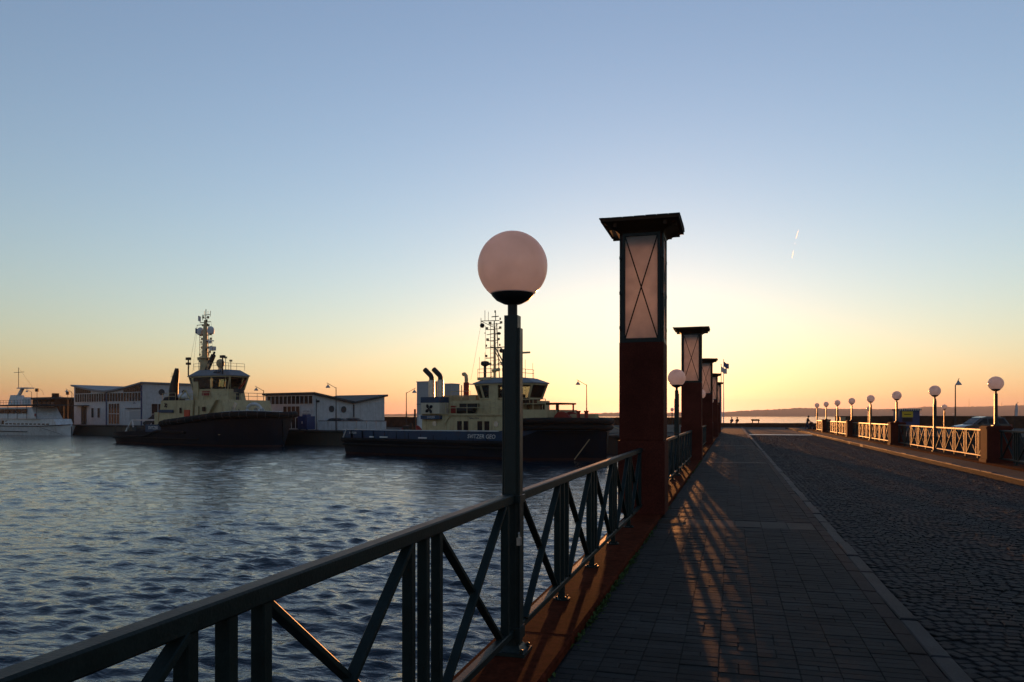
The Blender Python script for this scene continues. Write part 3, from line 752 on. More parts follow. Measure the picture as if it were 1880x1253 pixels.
def tug_two():
    t = thing('tugboat', 'navy and cream tugboat moored broadside, twin bent exhausts and bright portholes', 'tugboat', (*Q(.5,0), WZ), QROT); t.scale = (.975,)*3
    tab = [(3.8,4.6,4.2,2.45),(5.0,4.95,4.6,2.5),(10,5.15,4.9,2.5),(20,5.2,5.0,2.52),(24.4,5.1,4.7,2.58),(25.4,5.0,4.4,3.5),(27.5,4.75,3.4,3.6),(29.4,4.1,2.2,3.62),(30.8,3.0,1.1,3.6),(31.6,1.7,.4,3.56),(31.95,.1,.05,3.5)]
    def band(s,z): return 1.62 if s < 24.5 else 1.62+min(1,(s-24.5)/3)*1.0
    SS, top, split = tug_hull(t, tab, lambda s: 1.5 if s < 24.5 else 2.5, band, None)
    for side in (-1,1):
        f_ = MB(); f_.sweep([(s, side*(split(s)[0]+.08), split(s)[1]-.12) for s in SS if s < 26], .2, 8); f_.build('rubbing_strake','rubber',t,True)
        f_ = MB(); f_.sweep([(s, side*(interp(tab,s)[0]*.97+.06), 1.0) for s in SS if s < 25], .13, 6); f_.build('rubbing_strake','rubber',t,True)
    pth = [(s, -top(s)[0]-.02, top(s)[1]-.1) for s in SS if s > 25.3]; pth += [(s,-y,z) for s,y,z in reversed(pth[:-1])]
    f_ = MB(); f_.sweep(pth, .30, 10); fb = f_.build('bow_fender','rubber',t,True)
    pth2 = [(s, y*.97, z-.55) for s,y,z in pth]; f_ = MB(); f_.sweep(pth2, .26, 10); f_.build('bow_fender','rubber',t,True)
    f_ = MB(); f_.sweep([(3.72,-4.5,1.5),(3.66,0,1.5),(3.72,4.5,1.5)], .28, 8); f_.build('stern_fender','rubber',t,True)
    # stern slanted plate
    b = MB(); b.bar((3.8,-4.55,1.7),(4.7,-4.9,2.66),.1,.1); b.bar((3.8,-4.6,2.5),(23.9,-5.22,2.58),.14,.08); b.build('capping','white_paint',t)
    # deckhouse
    b = MB(); b.box(14,24.6,-4,4,1.5,4.05); b.box(24.6,27.4,-2.9,2.9,2.5,4.5); dh = b.build('deckhouse','cream',t)
    b = MB(); b.box(13.85,24.75,-4.15,4.15,4.052,4.15); b.build('deck_edge','cream_dark',t)
    for s in (18.35,19.1,20.7,21.5): panel(dh, s, s+.52, -4.015, 2.6, 3.45, 'window', 'glass')
    for s in (15.6,22.8,26.4): porthole(dh, s, -4.01 if s < 24.6 else -2.91, 3.2)
    panel(dh, 17.0,17.08,-4.03,1.6,3.3,'pipe','cream_dark'); panel(dh, 23.6,24.3,-4.02,1.7,3.6,'door','cream_dark')
    b = MB(); b.sweep([(16.9,-4.1,3.1),(17.2,-4.1,3.6),(17.6,-4.1,4.0),(24.0,-4.1,4.0)],.05,6); b.build('pipe','cream',dh)
    text_mesh('Safety First', .26, 'text_dark', dh, Matrix.Translation((20.3,-4.02,3.72))@XROT, 'notice')
    panel(dh, 20.4,21.4,-4.03,2.55-.35,2.5-.12,'lifebuoy_box','dark_red',.06)
    # funnel casings
    for side in (-1,1):
        b = MB(); b.box(14.2,16.5,min(side*4.4,side*3.0),max(side*4.4,side*3.0),4.15,5.2); fc = b.build('funnel_casing','ivory' if side<0 else 'cream',t)
        b = MB(); b.box(14.18,16.52,min(side*4.42,side*2.98),max(side*4.42,side*2.98),5.2,5.75); b.build('funnel_band','blue_band',fc)
        b = MB(); b.box(14.18,16.52,min(side*4.42,side*2.98),max(side*4.42,side*2.98),3.62,3.98); b.build('funnel_band','blue_band',fc)
        if side < 0:
            emblem(fc, 15.25, -4.46, 4.62, .52)
            text_mesh('SVITZER', .26, 'text_white', fc, Matrix.Translation((15.5,-4.44,3.79))@XROT, 'lettering')
        for k, s in enumerate((15.05, 16.15) if side < 0 else (14.6,)):
            yy = -3.8 if side < 0 else 2.4
            b = MB(); b.tube((s,yy,5.7),(s,yy,7.4),.30,n=14); e = b.build('exhaust_casing','steel' if side<0 else 'dark_red',fc,True)
            b = MB()
            if side < 0: b.sweep([(s,yy,7.38),(s,yy,7.6),(s-.12,yy,7.85),(s-.42,yy,8.1),(s-.85,yy,8.45)],.25,10)
            else: b.sweep([(s,yy,7.38),(s,yy,7.75),(s-.05,yy,8.1),(s-.25,yy,8.3),(s-.45,yy,8.25)],.2,10)
            b.build('exhaust_pipe','black_metal' if side<0 else 'cream_dark',e,True)
    # upper house
    b = MB(); b.box(16.6,24.3,-3,3,4.15,5.4); b.box(15.6,16.7,-2.9,2.9,4.15,5.9); uh = b.build('upper_house','cream',t)
    panel(uh, 16.9,17.5,-3.05,4.2,4.9,'fire_locker','dark_red',.12)
    b = MB(); b.box(18.2,20.2,-3.5,-3.02,4.7,5.1); b.build('life_raft','black_metal',uh)
    b = MB(); b.tube((18.1,-3.6,4.45),(20.0,-3.6,4.5),.3,n=12); b.build('life_raft','black_metal',uh,True)
    panel(uh, 20.8,21.5,-3.03,4.2,5.3,'door','cream_dark')
    handrail(t, [(16.9,-3.95,4.15),(24.5,-3.95,4.15)], 1.0)
    handrail(t, [(16.7,-2.9,5.4),(19,-2.9,5.4)], .9)
    # wheelhouse
    b = MB(); b.loft([[(x,y,5.38) for x,y in octo(19.4,24.3,2.1)],[(x,y,5.55) for x,y in octo(19.35,24.45,2.15)]]); b.build('wheelhouse_base','cream',t)
    wheelhouse(t, octo(19.35,24.5,2.15), octo(18.95,25.0,2.45), 5.55, 6.95, 7.5, 'cream', 'roof_grey', octo(18.95,25.0,2.45))
    panel(t, 20.9,21.9,-2.42,5.4,6.9,'wheelhouse_door','cream_dark',.06)
    b = MB(); b.box(19.2,20.7,-2.0,2.0,7.35,7.62); b.box(20.0,23.4,-1.6,1.6,7.3,7.58); b.build('roof_platform','cream',t)
    handrail(t, [(19.2,-1.9,7.62),(20.8,-1.9,7.62)], .8, .025); handrail(t, [(23.4,-1.5,7.58),(23.4,1.5,7.58)], .8, .025)
    # mast
    b = MB(); b.tube((19.8,0,7.5),(19.8,0,13.2),.10,.06,8); b.tube((19.95,0,13.2),(19.95,0,14.1),.04,n=6); b.tube((19.8,0,10.8),(21.8,0,7.6),.07,n=6); b.tube((19.8,0,10.4),(20.9,.9,7.6),.05,n=6)
    b.tube((19.35,0,7.5),(19.35,0,13.1),.03,n=5)
    for k in range(14): b.tube((19.35,0,7.8+k*.38),(19.8,0,7.8+k*.38),.02,n=4)
    b.tube((20.25,.25,7.5),(20.0,.1,13.0),.05,n=5); b.tube((20.2,-.3,7.5),(19.95,-.1,12.6),.045,n=5)
    for k in range(12): b.tube((19.8,0,8.0+k*.42),(20.2-.015*k,.25 if k%2 else -.28,8.25+k*.42),.022,n=4)
    for z_, w0, w1 in ((8.9,.5,.9),(11.3,.8,.5),(12.4,.9,.7),(12.9,.5,.8)): b.tube((19.8-w0,0,z_),(19.8+w1,0,z_),.035,n=5); b.box(19.8-w0-.1,19.8-w0+.1,-.1,.1,z_,z_+.25); b.box(19.8+w1-.09,19.8+w1+.09,-.1,.1,z_,z_+.22)
    ms = b.build('mast','cream_dark',t,True)
    b = MB(); b.tube((18.2,0,13.3),(20.4,0,13.2),.04,n=5); b.tube((18.75,0,10.6),(21.9,0,10.6),.045,n=5); b.tube((18.8,0,9.6),(19.8,0,9.6),.04,n=5); b.tube((18.9,0,11.9),(20.4,0,12),.035,n=5)
    b.tube((18.2,0,13.0),(18.2,0,13.6),.03,n=5); b.tube((18.75,-.1,13.3),(18.75,-.1,14.3),.025,n=5); b.tube((18.95,.2,13.3),(18.95,.2,14.2),.02,n=5); b.tube((20.0,-1,10.6),(20,1,10.6),.04,n=5)
    b.tube((18.2,0,13.3),(19.7,0,12.6),.03,n=5); b.tube((18.75,0,10.6),(18.75,0,12.8),.02,n=4); b.tube((19.5,0,13.62),(20.3,0,13.62),.05,n=5)
    b.build('yard','black_metal',ms)
    b = MB(); b.tube((21.3,0,9.95),(23.9,0,9.95),.10,n=6); b.box(21.9,22.3,-.2,.2,9.4,9.85); b.tube((20.2,0,9.0),(21.9,0,9.5),.06,n=6); b.build('radar','cream_dark',ms)
    b = MB(); b.sphere((18.35,0,12.85),.24,8,6); b.sphere((20.35,0,11.95),.2,8,6,.7); b.sphere((20.7,-.1,10.25),.22,8,6); b.sphere((18.6,.1,12.1),.06,6,4); b.build('signal_ball','black_metal',ms)
    for q_ in ((18.9,9.7),(18.85,10.72),(20.45,10.72),(18.8,9.72),(20.5,13.25),(19.9,14.0)):
        b = MB(); b.tube((q_[0],0,q_[1]),(q_[0],0,q_[1]+.22),.07,n=6); b.build('navigation_light','black_metal',ms)
    b = MB(); b.tube((19.4,-1.0,7.6),(19.4,-1.0,8.8),.14,n=8); b.lathe([(.2,8.75),(.4,8.85),(.42,9.05),(.36,9.2),(.1,9.25)],14,Matrix.Translation((19.4,-1.0,0))); b.build('antenna_dome','black_metal',t,True)
    b = MB(); b.tube((20.1,-.7,8.3),(20.9,-.7,8.4),.16,n=8); b.tube((20.3,-.7,7.5),(20.3,-.7,8.3),.07,n=6); b.tube((21.7,-.9,7.5),(21.7,-.9,8.3),.06,n=6); b.box(21.45,21.95,-1.1,-.7,8.2,8.5); b.build('searchlight','cream',t)
    for xx,yy,zz in ((19.25,-1.7,9.6),(18.4,0.4,10.2),(24.2,-1.3,9.2),(23.6,1.0,9.0)): b = MB(); b.tube((xx,yy,7.5),(xx,yy,zz),.02,n=4); b.build('whip_antenna','black_metal',t)
    for p0,p1 in (((18.25,0,13.2),(17.4,-.6,7.5)),((18.8,0,10.6),(18.3,.3,7.5))): b = MB(); b.tube(p0,p1,.012,n=3); b.build('stay','black_metal',ms)
    # foredeck
    handrail(t, [(24.7,-2.8,4.5),(27.3,-2.8,4.5)], .95, .035)
    b = MB()
    for s in (24.6,26.0,27.8):
        for y in (-1.4,1.4): b.tube((s,y,2.5),(s,y,5.0),.08,n=6)
    b.box(24.3,28.0,-1.6,1.6,4.98,5.14); b.build('gantry','timber_dark',t)
    winch(t, 28.2, -.6, 3.5, .85, 1.8, 'dark_red')
    b = MB(); b.box(24.3,24.9,-2.3,-1.7,5.1,5.6); b.box(25.3,25.7,-2.2,-1.6,5.1,5.45); b.build('deck_locker','timber_dark',t)
    for s in (29.6,30.4): b = MB(); b.tube((s,-.9,2.5),(s,-.9,4.25),.17,n=8); b.tube((s,-.9,4.25),(s,-.9,4.4),.22,n=8); b.build('towing_bitt','dark_red',t)
    b = MB(); b.box(28.4,31.0,-.3,.3,2.5,4.1); b.build('windlass_guard','cream_dark',t)
    # aft deck gear
    b = MB(); b.box(11.2,12.0,-3.6,-2.8,1.5,2.95); b.tube((12.6,-4,1.5),(12.6,-4,3.2),.14,n=7); b.tube((13.1,-4,1.5),(13.1,-4,4.6),.10,n=7); b.build('deck_gear','black_metal',t)
    winch(t, 9.2, 0, 2.2, .75, 1.6, 'dark_red')
    b = MB(); b.tube((16.7,2.6,7.15),(14.5,2.4,7.25),.07,n=6); b.box(16.5,17.3,2.2,3.0,5.7,7.4); b.build('vent_duct','white_paint',t)
    # rigging chain at the bow
    b = MB(); b.tube((31.2,-1.8,1.9),(29.9,-2.2,.1),.05,n=5); b.build('bow_chain','brass_box',t)
    text_mesh('SVITZER GEO', .52, 'text_white', t, Matrix.Translation((22.0,-5.24,2.06))@XROT, 'lettering', shear=.12)
    text_mesh('SVITZER', .28, 'text_white', t, Matrix.Translation((5.7,-5.06,2.2))@Matrix.Rotation(R(2),4,'Z')@XROT, 'lettering')
    for s in (8.2,9.6,14.6): b = MB(); b.box(s,s+(.5 if s<9 else .95),-5.26,-5.1,1.78,1.9); b.build('draught_mark','text_white',t)
    b = MB(); b.lathe([(.14,0),(.20,0),(.20,.02),(.14,.02)],12,Matrix.Translation((27.4,-3.75,1.35))@Matrix.Rotation(R(90),4,'X')); b.build('thruster_mark','text_white',t)
    for p0, p1 in (((5.0,-4.0,2.6),(3.0,10.2,1.9)),((29.5,2.5,3.7),(33.5,10.2,1.9)),((12,4.6,2.5),(16,10.2,1.9))):
        p0 = Vector(p0); p1 = Vector(p1); b = MB(); b.sweep([p0.lerp(p1,i/8)-Vector((0,0,math.sin(i/8*math.pi)*.5)) for i in range(9)],.045,5); b.build('mooring_rope','cream_dark',t)
    b = MB()
    for k in range(9): b.box(14.5+k*1.15,14.53+k*1.15,-4.012,-4.0,1.6,4.0)
    b.build('plate_seam','cream_dark',dh)
    for k in range(12): b = MB(); b.bar((5.5+k*1.55,-5.0,1.55),(5.5+k*1.55,-5.0,2.45),.05,.3); b.build('bulwark_stay','navy',t)
    b = MB(); b.tube((17.7,-2.5,5.4),(17.7,-2.5,6.9),.05,n=5); b.tube((18.2,1.5,5.4),(18.2,1.5,6.4),.18,n=8); b.box(17.2,18.0,-.6,.6,5.4,6.0); b.build('vent','cream_dark',t)
tug_two()

def tug_one():
    # bow 96 m ahead, same heading as the quay
    bx, by = C(-29.7, 96.5); ox, oy = bx-U.x*34, by-U.y*34
    t = thing('tugboat', 'navy hulled tugboat at left with tall cream mast, white domes and black bow fender', 'tugboat', (ox,oy,WZ), QROT); t.scale = (.98,)*3
    tab = [(4.6,4.4,4.0,1.6),(6.5,5.0,4.6,1.62),(14,5.4,5.0,1.9),(17.2,5.45,5.0,2.7),(18.6,5.45,5.0,3.3),(24,5.45,4.9,3.75),(29,5.3,4.3,4.2),(32,4.7,3.1,4.42),(34.2,3.6,1.6,4.48),(35.6,2.0,.5,4.42),(36.05,.1,.05,4.35)]
    def band(s,z): return max(.9, z-.75) if s < 17 else z-1.0
    SS, top, split = tug_hull(t, tab, lambda s: 1.0 if s < 17 else interp(tab,s)[2]-1.0, band, 'dark')
    pth = [(s, -top(s)[0]-.08, top(s)[1]-.35) for s in SS if s > 17.6]; pth += [(s,-y,z) for s,y,z in reversed(pth[:-1])]
    f_ = MB(); f_.sweep(pth, [.42]*len(pth), 12); bf = f_.build('bow_fender','rubber',t,True)
    L_ = 0; last = None
    for p in pth:
        if last is not None:
            L_ += (Vector(p)-last).length
            if L_ > .85:
                b = MB(); d = (Vector(p)-last).normalized(); b.tube(Vector(p)-d*.04, Vector(p)+d*.04, .445, n=12); b.build('fender_strap','roof_dark',bf); L_ = 0
        last = Vector(p)
    for side in (-1,1):
        f_ = MB(); f_.sweep([(s, side*(split(s)[0]+.06), (split(s)[1]-.05 if s<17 else 1.9-(s-17)*.03)) for s in SS if s < 24], .2, 8); f_.build('rubbing_strake','rubber',t,True)
        f_ = MB(); f_.sweep([(s, side*(interp(tab,s)[1]+.28), .85) for s in SS if s < 26], .14, 6); f_.build('rubbing_strake','rubber',t,True)
    b = MB(); b.sweep([(s, -top(s)[0]*.97, top(s)[1]+.06) for s in SS if s > 30],.07,6); b.build('bow_capping','white_paint',t)
    # aft towing frame and deck gear
    b = MB()
    for y in (-3.2,3.2): b.bar((5.2,y,1.0),(7.4,y,3.3),.22,.22); b.bar((7.4,y,3.3),(8.0,y,1.1),.16,.16)
    b.bar((7.4,-3.2,3.3),(7.4,3.2,3.3),.2,.2); b.build('towing_frame','white_paint',t)
    winch(t, 10.5, 0, 2.0, .7, 2.2, 'dark_red')
    b = MB(); b.box(12.6,13.8,-3.8,-2.8,1.0,2.6); b.build('deck_locker','roof_dark',t)
    panel(t, 14.6, 18.2, -5.48, 1.75, 2.75, 'name_board', 'blue_band', .03)
    text_mesh('SVITZER', .62, 'text_white', t, Matrix.Translation((16.4,-5.52,2.28))@XROT, 'lettering', shear=.12)
    b = MB(); b.box(27.5,29.6,-4.62,-4.5,1.5,1.56); b.build('draught_mark','cream_dark',t)
    # deckhouse
    b = MB(); b.loft([[(15.4,-4.2,1.0),(30,-3.9,1.0),(30,3.9,1.0),(15.4,4.2,1.0)],[(15.6,-4.2,3.0),(29.8,-3.9,3.0),(29.8,3.9,3.0),(15.6,4.2,3.0)],[(16.0,-4.1,6.0),(29.0,-3.7,6.0),(29.0,3.7,6.0),(16.0,4.1,6.0)]]); dh = b.build('deckhouse','cream',t)
    b = MB(); b.box(14.6,15.5,-4.2,-3.0,1.0,4.4); b.build('stair_casing','cream_dark',t)
    panel(dh, 15.75,19.0,-4.22,4.35,4.75,'blue_stripe','blue_band',.03)
    emblem(dh, 17.3, -4.24, 5.35, .38)
    panel(dh, 20.4,20.75,-4.17,4.25,5.0,'window','glass',.04); panel(dh, 21.5,22.7,-4.17,3.8,4.7,'fire_locker','orange_red',.08)
    panel(dh, 25.2,25.8,-4.05,4.5,5.1,'window','glass',.04); panel(dh, 23.7,24.4,-4.1,3.2,5.2,'door','cream_dark',.03)
    b = MB(); b.tube((23.2,-4.1,6.0),(23.1,-4.2,3.3),.22,n=10); b.build('boat_crane_post','cream',dh,True)
    b = MB(); b.bar((26.4,-4.2,3.6),(28.2,-4.0,6.0),.5,.1); b.bar((26.4,-4.4,3.6),(28.2,-4.2,6.0),.08,.2); b.build('stairway','cream_dark',dh)
    # funnels
    for y in (-3.2,3.2):
        b = MB(); b.loft([[(16.2,y-.8,6.0),(19.0,y-.8,6.0),(19.0,y+.8,6.0),(16.2,y+.8,6.0)],[(16.6,y-.75,6.45),(18.9,y-.75,6.6),(18.9,y+.75,6.6),(16.6,y+.75,6.45)]]); fb = b.build('funnel_base','navy',t)
        b = MB(); b.sweep([(17.5,y,6.4),(17.55,y,7.4),(17.75,y,8.4),(18.05,y,9.3),(18.25,y,10.0),(18.3,y,10.4)],[.62,.62,.52,.42,.34,.24],12); b.build('funnel_pipe','black_metal',fb,True)
    # bridge front and wheelhouse
    b = MB(); b.loft([[(x,y,6.0) for x,y in octo(20.2,27.0,2.5)],[(x,y,7.4) for x,y in octo(20.0,26.7,2.3)]]); b.build('bridge_base','cream',t)
    wheelhouse(t, octo(20.0,26.7,2.3), octo(19.5,27.4,2.6), 7.4, 9.2, 10.1, 'cream', 'roof_grey', octo(19.5,27.4,2.6))
    for x0 in (22.9,25.0): 
        b = MB(); b.loft([[(x0,-2.3,9.6),(x0+1.5,-2.3,9.6),(x0+1.4,-2.0,9.92),(x0+.1,-2.0,9.92)],[(x0,-2.33,9.64),(x0+1.5,-2.33,9.64),(x0+1.4,-2.03,9.97),(x0+.1,-2.03,9.97)]]); b.build('roof_window','glass',t)
    b = MB(); b.box(20.9,22.0,-2.5,-2.1,6.1,9.1); b.build('wheelhouse_side','cream',t)
    panel(t, 23.2, 24.6, -2.62, 6.6, 7.2, 'lifebuoy_box', 'dark_red', .12)
    b = MB(); b.tube((19.3,-3.3,6.6),(21.3,-3.3,6.6),.45,n=12); b.build('life_raft','white_paint',t,True)
    b = MB(); b.bar((19.5,-3.7,6.1),(21,-3.7,7.4),.12,.12); b.bar((21,-3.7,7.4),(22,-3.7,6.1),.12,.12); b.build('davit','cream_dark',t)
    handrail(t, [(16.2,-4.0,6.0),(19.2,-4.0,6.0)], 1.0); handrail(t, [(22.3,-3.75,6.0),(28.8,-3.65,6.0)], .95, .03)
    handrail(t, [(20.2,-1.9,10.1),(26.0,-1.9,10.1),(26.0,1.9,10.1)], .9, .025)
    # roof gear
    b = MB(); b.sphere((24.2,-.6,11.0),.55,12,8,1.1); b.tube((24.2,-.6,10.1),(24.2,-.6,10.7),.2,n=8); b.build('searchlight_dome','cream_dark',t,True)
    for s,y in ((19.4,-2.2),(26.6,-2.0)):
        b = MB(); b.tube((s,y,9.4),(s,y,11.6),.09,n=7); b.box(s-.35,s+.35,y-.2,y+.2,11.55,11.9); b.box(s-.3,s+.3,y-.2,y+.2,10.9,11.2) if s < 20 else None; b.build('flood_light','black_metal',t)
    b = MB(); b.bar((21.5,-.8,10.1),(23.0,-.8,12.2),.5,.4); b.bar((22.6,-.8,11.4),(23.2,-.8,12.6),.2,.2); b.build('fire_monitor','black_metal',t)
    # mast
    b = MB(); b.tube((19.9,0,9.6),(19.9,0,11.9),.75,.55,10); b.tube((19.9,0,11.9),(20.0,0,16.2),.42,.28,10); b.tube((20.0,0,16.2),(20.05,0,17.2),.26,.18,8); b.tube((19.9,0,11.85),(19.9,0,12.0),1.0,n=10); b.build('mast','cream',t,True)
    b = MB(); b.tube((18.1,0,16.6),(20,0,16.6),.05,n=5); b.tube((18.8,0,16.9),(21.2,0,16.9),.06,n=5); b.tube((19.4,0,17.9),(21.0,0,17.9),.05,n=5); b.tube((20.1,0,17.2),(20.15,0,18.7),.06,n=6); b.tube((21.1,0,17.6),(21.2,0,18.4),.04,n=5); b.tube((19.4,0,17.2),(19.4,0,18.0),.04,n=5)
    b.tube((18.7,0,15.1),(21.4,0,15.1),.08,n=6); b.tube((20,0,13.2),(21.4,0,13.5),.10,n=6); b.tube((18.9,0,12.2),(20.9,0,12.2),.05,n=5); b.tube((19.2,0,13.9),(20.6,0,13.9),.05,n=5)
    b.tube((19.35,-.2,11.9),(19.35,-.2,15.8),.035,n=5); b.tube((19.0,-.2,11.9),(19.0,-.2,15.8),.035,n=5)
    for k in range(11): b.tube((19.0,-.2,12.1+k*.34),(19.35,-.2,12.1+k*.34),.025,n=4)
    yd = b.build('yard','cream_dark',t)
    for s in (18.9,21.25): b = MB(); b.lathe([(.12,15.15),(.42,15.25),(.47,15.6),(.44,15.95),(.25,16.2),(.02,16.28)],14,Matrix.Translation((s,0,0))); b.build('radome','white_paint',t,True)
    b = MB(); b.tube((20.4,-.1,14.35),(22.0,-.1,14.2),.08,n=6); b.box(21.0,21.4,-.25,.05,13.9,14.2); b.box(21.3,22.0,-.3,.3,12.9,13.45); b.build('radar','white_paint',t)
    for s,z in ((18.9,12.3),(20.9,12.3),(19.2,14.0),(20.6,14.0),(20.6,16.4),(19.6,15.0),(20.7,17.4),(20.5,16.95),(20.4,12.9),(20.6,11.6)): b = MB(); b.tube((s,-.1,z),(s,-.1,z+.3),.10,n=6); b.build('navigation_light','black_metal',t)
    for x0,z0,m_ in ((18.35,17.2,'flag_cloth'),(17.7,15.5,'flag_blue')):
        b = MB(); nx = 6; o = len(b.v)
        for i in range(nx+1):
            for z in (0,.75): b.v.append((x0+i*.1, .10*math.sin(i*1.1), z0+z-i*.03))
        b.f += [(2*i,2*i+2,2*i+3,2*i+1) for i in range(nx)]; b.build('flag', m_, t)
    b = MB()
    for z_, w0, w1 in ((12.7,.7,.9),(13.3,.9,.6),(14.5,.8,1.1),(15.6,.6,.7),(16.4,.7,.6),(17.5,.6,.5)):
        b.tube((20-w0,.1,z_),(20+w1,.1,z_),.045,n=5); b.box(20-w0-.12,20-w0+.12,0,.2,z_,z_+.28); b.box(20+w1-.1,20+w1+.1,0,.2,z_-.1,z_+.22)
    b.tube((20.6,.1,11.9),(20.5,.1,16.6),.04,n=5); b.tube((20.9,-.2,17.9),(20.9,-.2,18.4),.03,n=4); b.tube((19.5,.2,17.9),(19.5,.2,18.5),.03,n=4); b.build('mast_fittings','cream_dark',t)
    for xx,yy,hh in ((21.2,-1.6,1.2),(22.6,-1.4,.7),(25.0,-1.5,1.1),(25.6,-.8,1.6),(20.6,-1.4,1.5),(24.8,.6,1.3)):
        b = MB(); b.tube((xx,yy,9.5),(xx,yy,10.02+hh),.05,n=5); b.box(xx-.14,xx+.14,yy-.14,yy+.14,10.0+hh,10.25+hh); b.build('roof_light','cream_dark',t)
    handrail(t, [(28.4,-3.5,6.0),(28.4,3.5,6.0)], .95, .035)
    b = MB()
    for k in range(7): b.tube((5.5+k*1.6,-4.6,1.6),(5.5+k*1.6,-4.6,2.5),.04,n=5)
    b.tube((5.5,-4.6,2.5),(15.1,-4.6,2.5),.04,n=5); b.build('handrail','roof_dark',t); b = MB(); b.box(8.6,9.6,-3.9,-2.6,1.0,2.3); b.build('deck_locker','roof_dark',t); b = MB(); b.tube((12.0,-4,1.0),(12.0,-4,2.9),.16,n=8); b.build('towing_bitt','roof_dark',t)
    for p0,p1 in (((18.1,0,16.6),(17.6,-1,10)),((18.2,0,16.6),(18.6,-1,10)),((21.3,0,16.9),(22.6,-.5,10.1))): b = MB(); b.tube(p0,p1,.014,n=3); b.build('stay','black_metal',t)
    # foredeck winch ring, monitor
    b = MB(); b.sweep([(31.2+.95*math.cos(a/16*6.283), -.6+.35*math.cos(a/16*6.283), 4.75+.72*math.sin(a/16*6.283)) for a in range(16)],.2,8,True); rg = b.build('towing_staple','white_paint',t,True)
    winch(t, 31.2, 0.2, 4.5, .5, 1.0, 'steel')
    winch(t, 28.9, 0, 4.0, .9, 3.2, 'roof_dark')
    b = MB(); b.bar((27.8,-.5,5.9),(27.9,-.5,7.4),.4,.4); b.box(27.4,28.5,-.9,-.1,6.9,7.5); b.build('monitor_base','roof_dark',t)
    b = MB(); b.tube((27.9,-.5,7.4),(29.3,-.5,8.5),.13,.10,8); b.build('monitor_barrel','dark_red',t)
    b = MB(); b.bar((29.2,-2.8,3.7),(30.2,-2.6,5.6),.06,.5); b.build('hatch_cover','steel',t)
    b = MB(); b.tube((26.9,-1.8,7.4),(27.0,-1.9,9.6),.03,n=4); b.tube((28.0,-1.8,6.0),(28.0,-1.8,8.9),.03,n=4); b.build('jackstaff','cream_dark',t)
tug_one()

# ------------------------------------------------------------------ quay buildings
def butterfly_house(name, label, loc, rz, LX, LY, zb, zh, zv, vface, feat):
    """box with a butterfly roof.  local x along the front (towards camera side y=0), local y into the land.
    vface 'front': valley runs along y (the V shows on the front);  'side': valley runs along x (the V shows on the +x side)"""
    t = thing(name, label, 'building', (loc[0],loc[1],zb), rz)
    H, HV = zh-zb, zv-zb
    w_ = MB(); r = MB(); ov = .35
    if vface == 'front':
        pts = [(0,0),(LX,0),(LX,H),(LX/2,HV),(0,H)]
        w_.loft([[(x,0,z) for x,z in pts],[(x,LY,z) for x,z in pts]])
        N = 12; prof = []
        for i in range(N+1):
            u = i/N; x = -ov+u*(LX+2*ov); d = abs(u-.5)*2
            z = HV+(H-HV)*(d**1.35); prof.append((x,z))
        r.loft([[(x,y,z+.03) for x,z in prof]+[(x,y,z+.33) for x,z in reversed(prof)] for y in (-.5,LY+.4)])
    else:
        pts = [(0,0),(LY,0),(LY,H),(LY*.53,HV),(0,H)]
        w_.loft([[(0,y,z) for y,z in pts],[(LX,y,z) for y,z in pts]])
        prof = [(-ov,H),(LY*.53,HV),(LY+ov,H)]
        r.loft([[(x,y,z+.03) for y,z in prof]+[(x,y,z+.33) for y,z in reversed(prof)] for x in (-.4,LX+.45)])
    wall = w_.build('wall','white_wall',t); roof = r.build('roof','roof_dark' if vface=='side' else 'roof_grey',t)
    feat(t, wall, roof, H, HV)
    return t
def window(parent, x0, x1, y, z0, z1, nx, nz=1, fm='frame_white', face='front', depth=.06):
    """framed window with separate panes; face front: plane y=const looking -y; face side: plane x=const looking +x (x0,x1 run along y)"""
    def B(a0,a1,d0,d1,z0,z1,b):
        if face == 'front': b.box(a0,a1,y-d1,y-d0,z0,z1)
        else: b.box(y+d0,y+d1,a0,a1,z0,z1)
    f = MB(); e = .05
    for i in range(nx+1):
        a = x0+(x1-x0)*i/nx; B(a-e,a+e,.01,depth+.03,z0,z1,f)
    for k in range(nz+1):
        z = z0+(z1-z0)*k/nz; B(x0-e,x1+e,.012,depth+.04,z-e,z+e,f)
    fo = f.build('window', fm, parent)
    for i in range(nx):
        for k in range(nz):
            g_ = MB(); a0 = x0+(x1-x0)*i/nx+e; a1 = x0+(x1-x0)*(i+1)/nx-e; B(a0,a1,.008,depth-.02,z0+(z1-z0)*k/nz+e,z0+(z1-z0)*(k+1)/nz-e,g_); g_.build('pane','glass',fo)
    return fo
def round_window(parent, x, y, z, r, face):
    mt = (Matrix.Translation((x,y,z)) @ Matrix.Rotation(R(90),4,'X')) if face=='front' else (Matrix.Translation((x,y,z)) @ Matrix.Rotation(R(90),4,'Y'))
    a = MB(); a.lathe([(r,0),(r*1.12,0),(r*1.12,.12),(r,.12)],18,mt); o = a.build('round_window','roof_dark',parent)
    b = MB(); b.lathe([(r*.99,.02),(r*.99,.05)],18,mt); b.build('pane','glass',o)
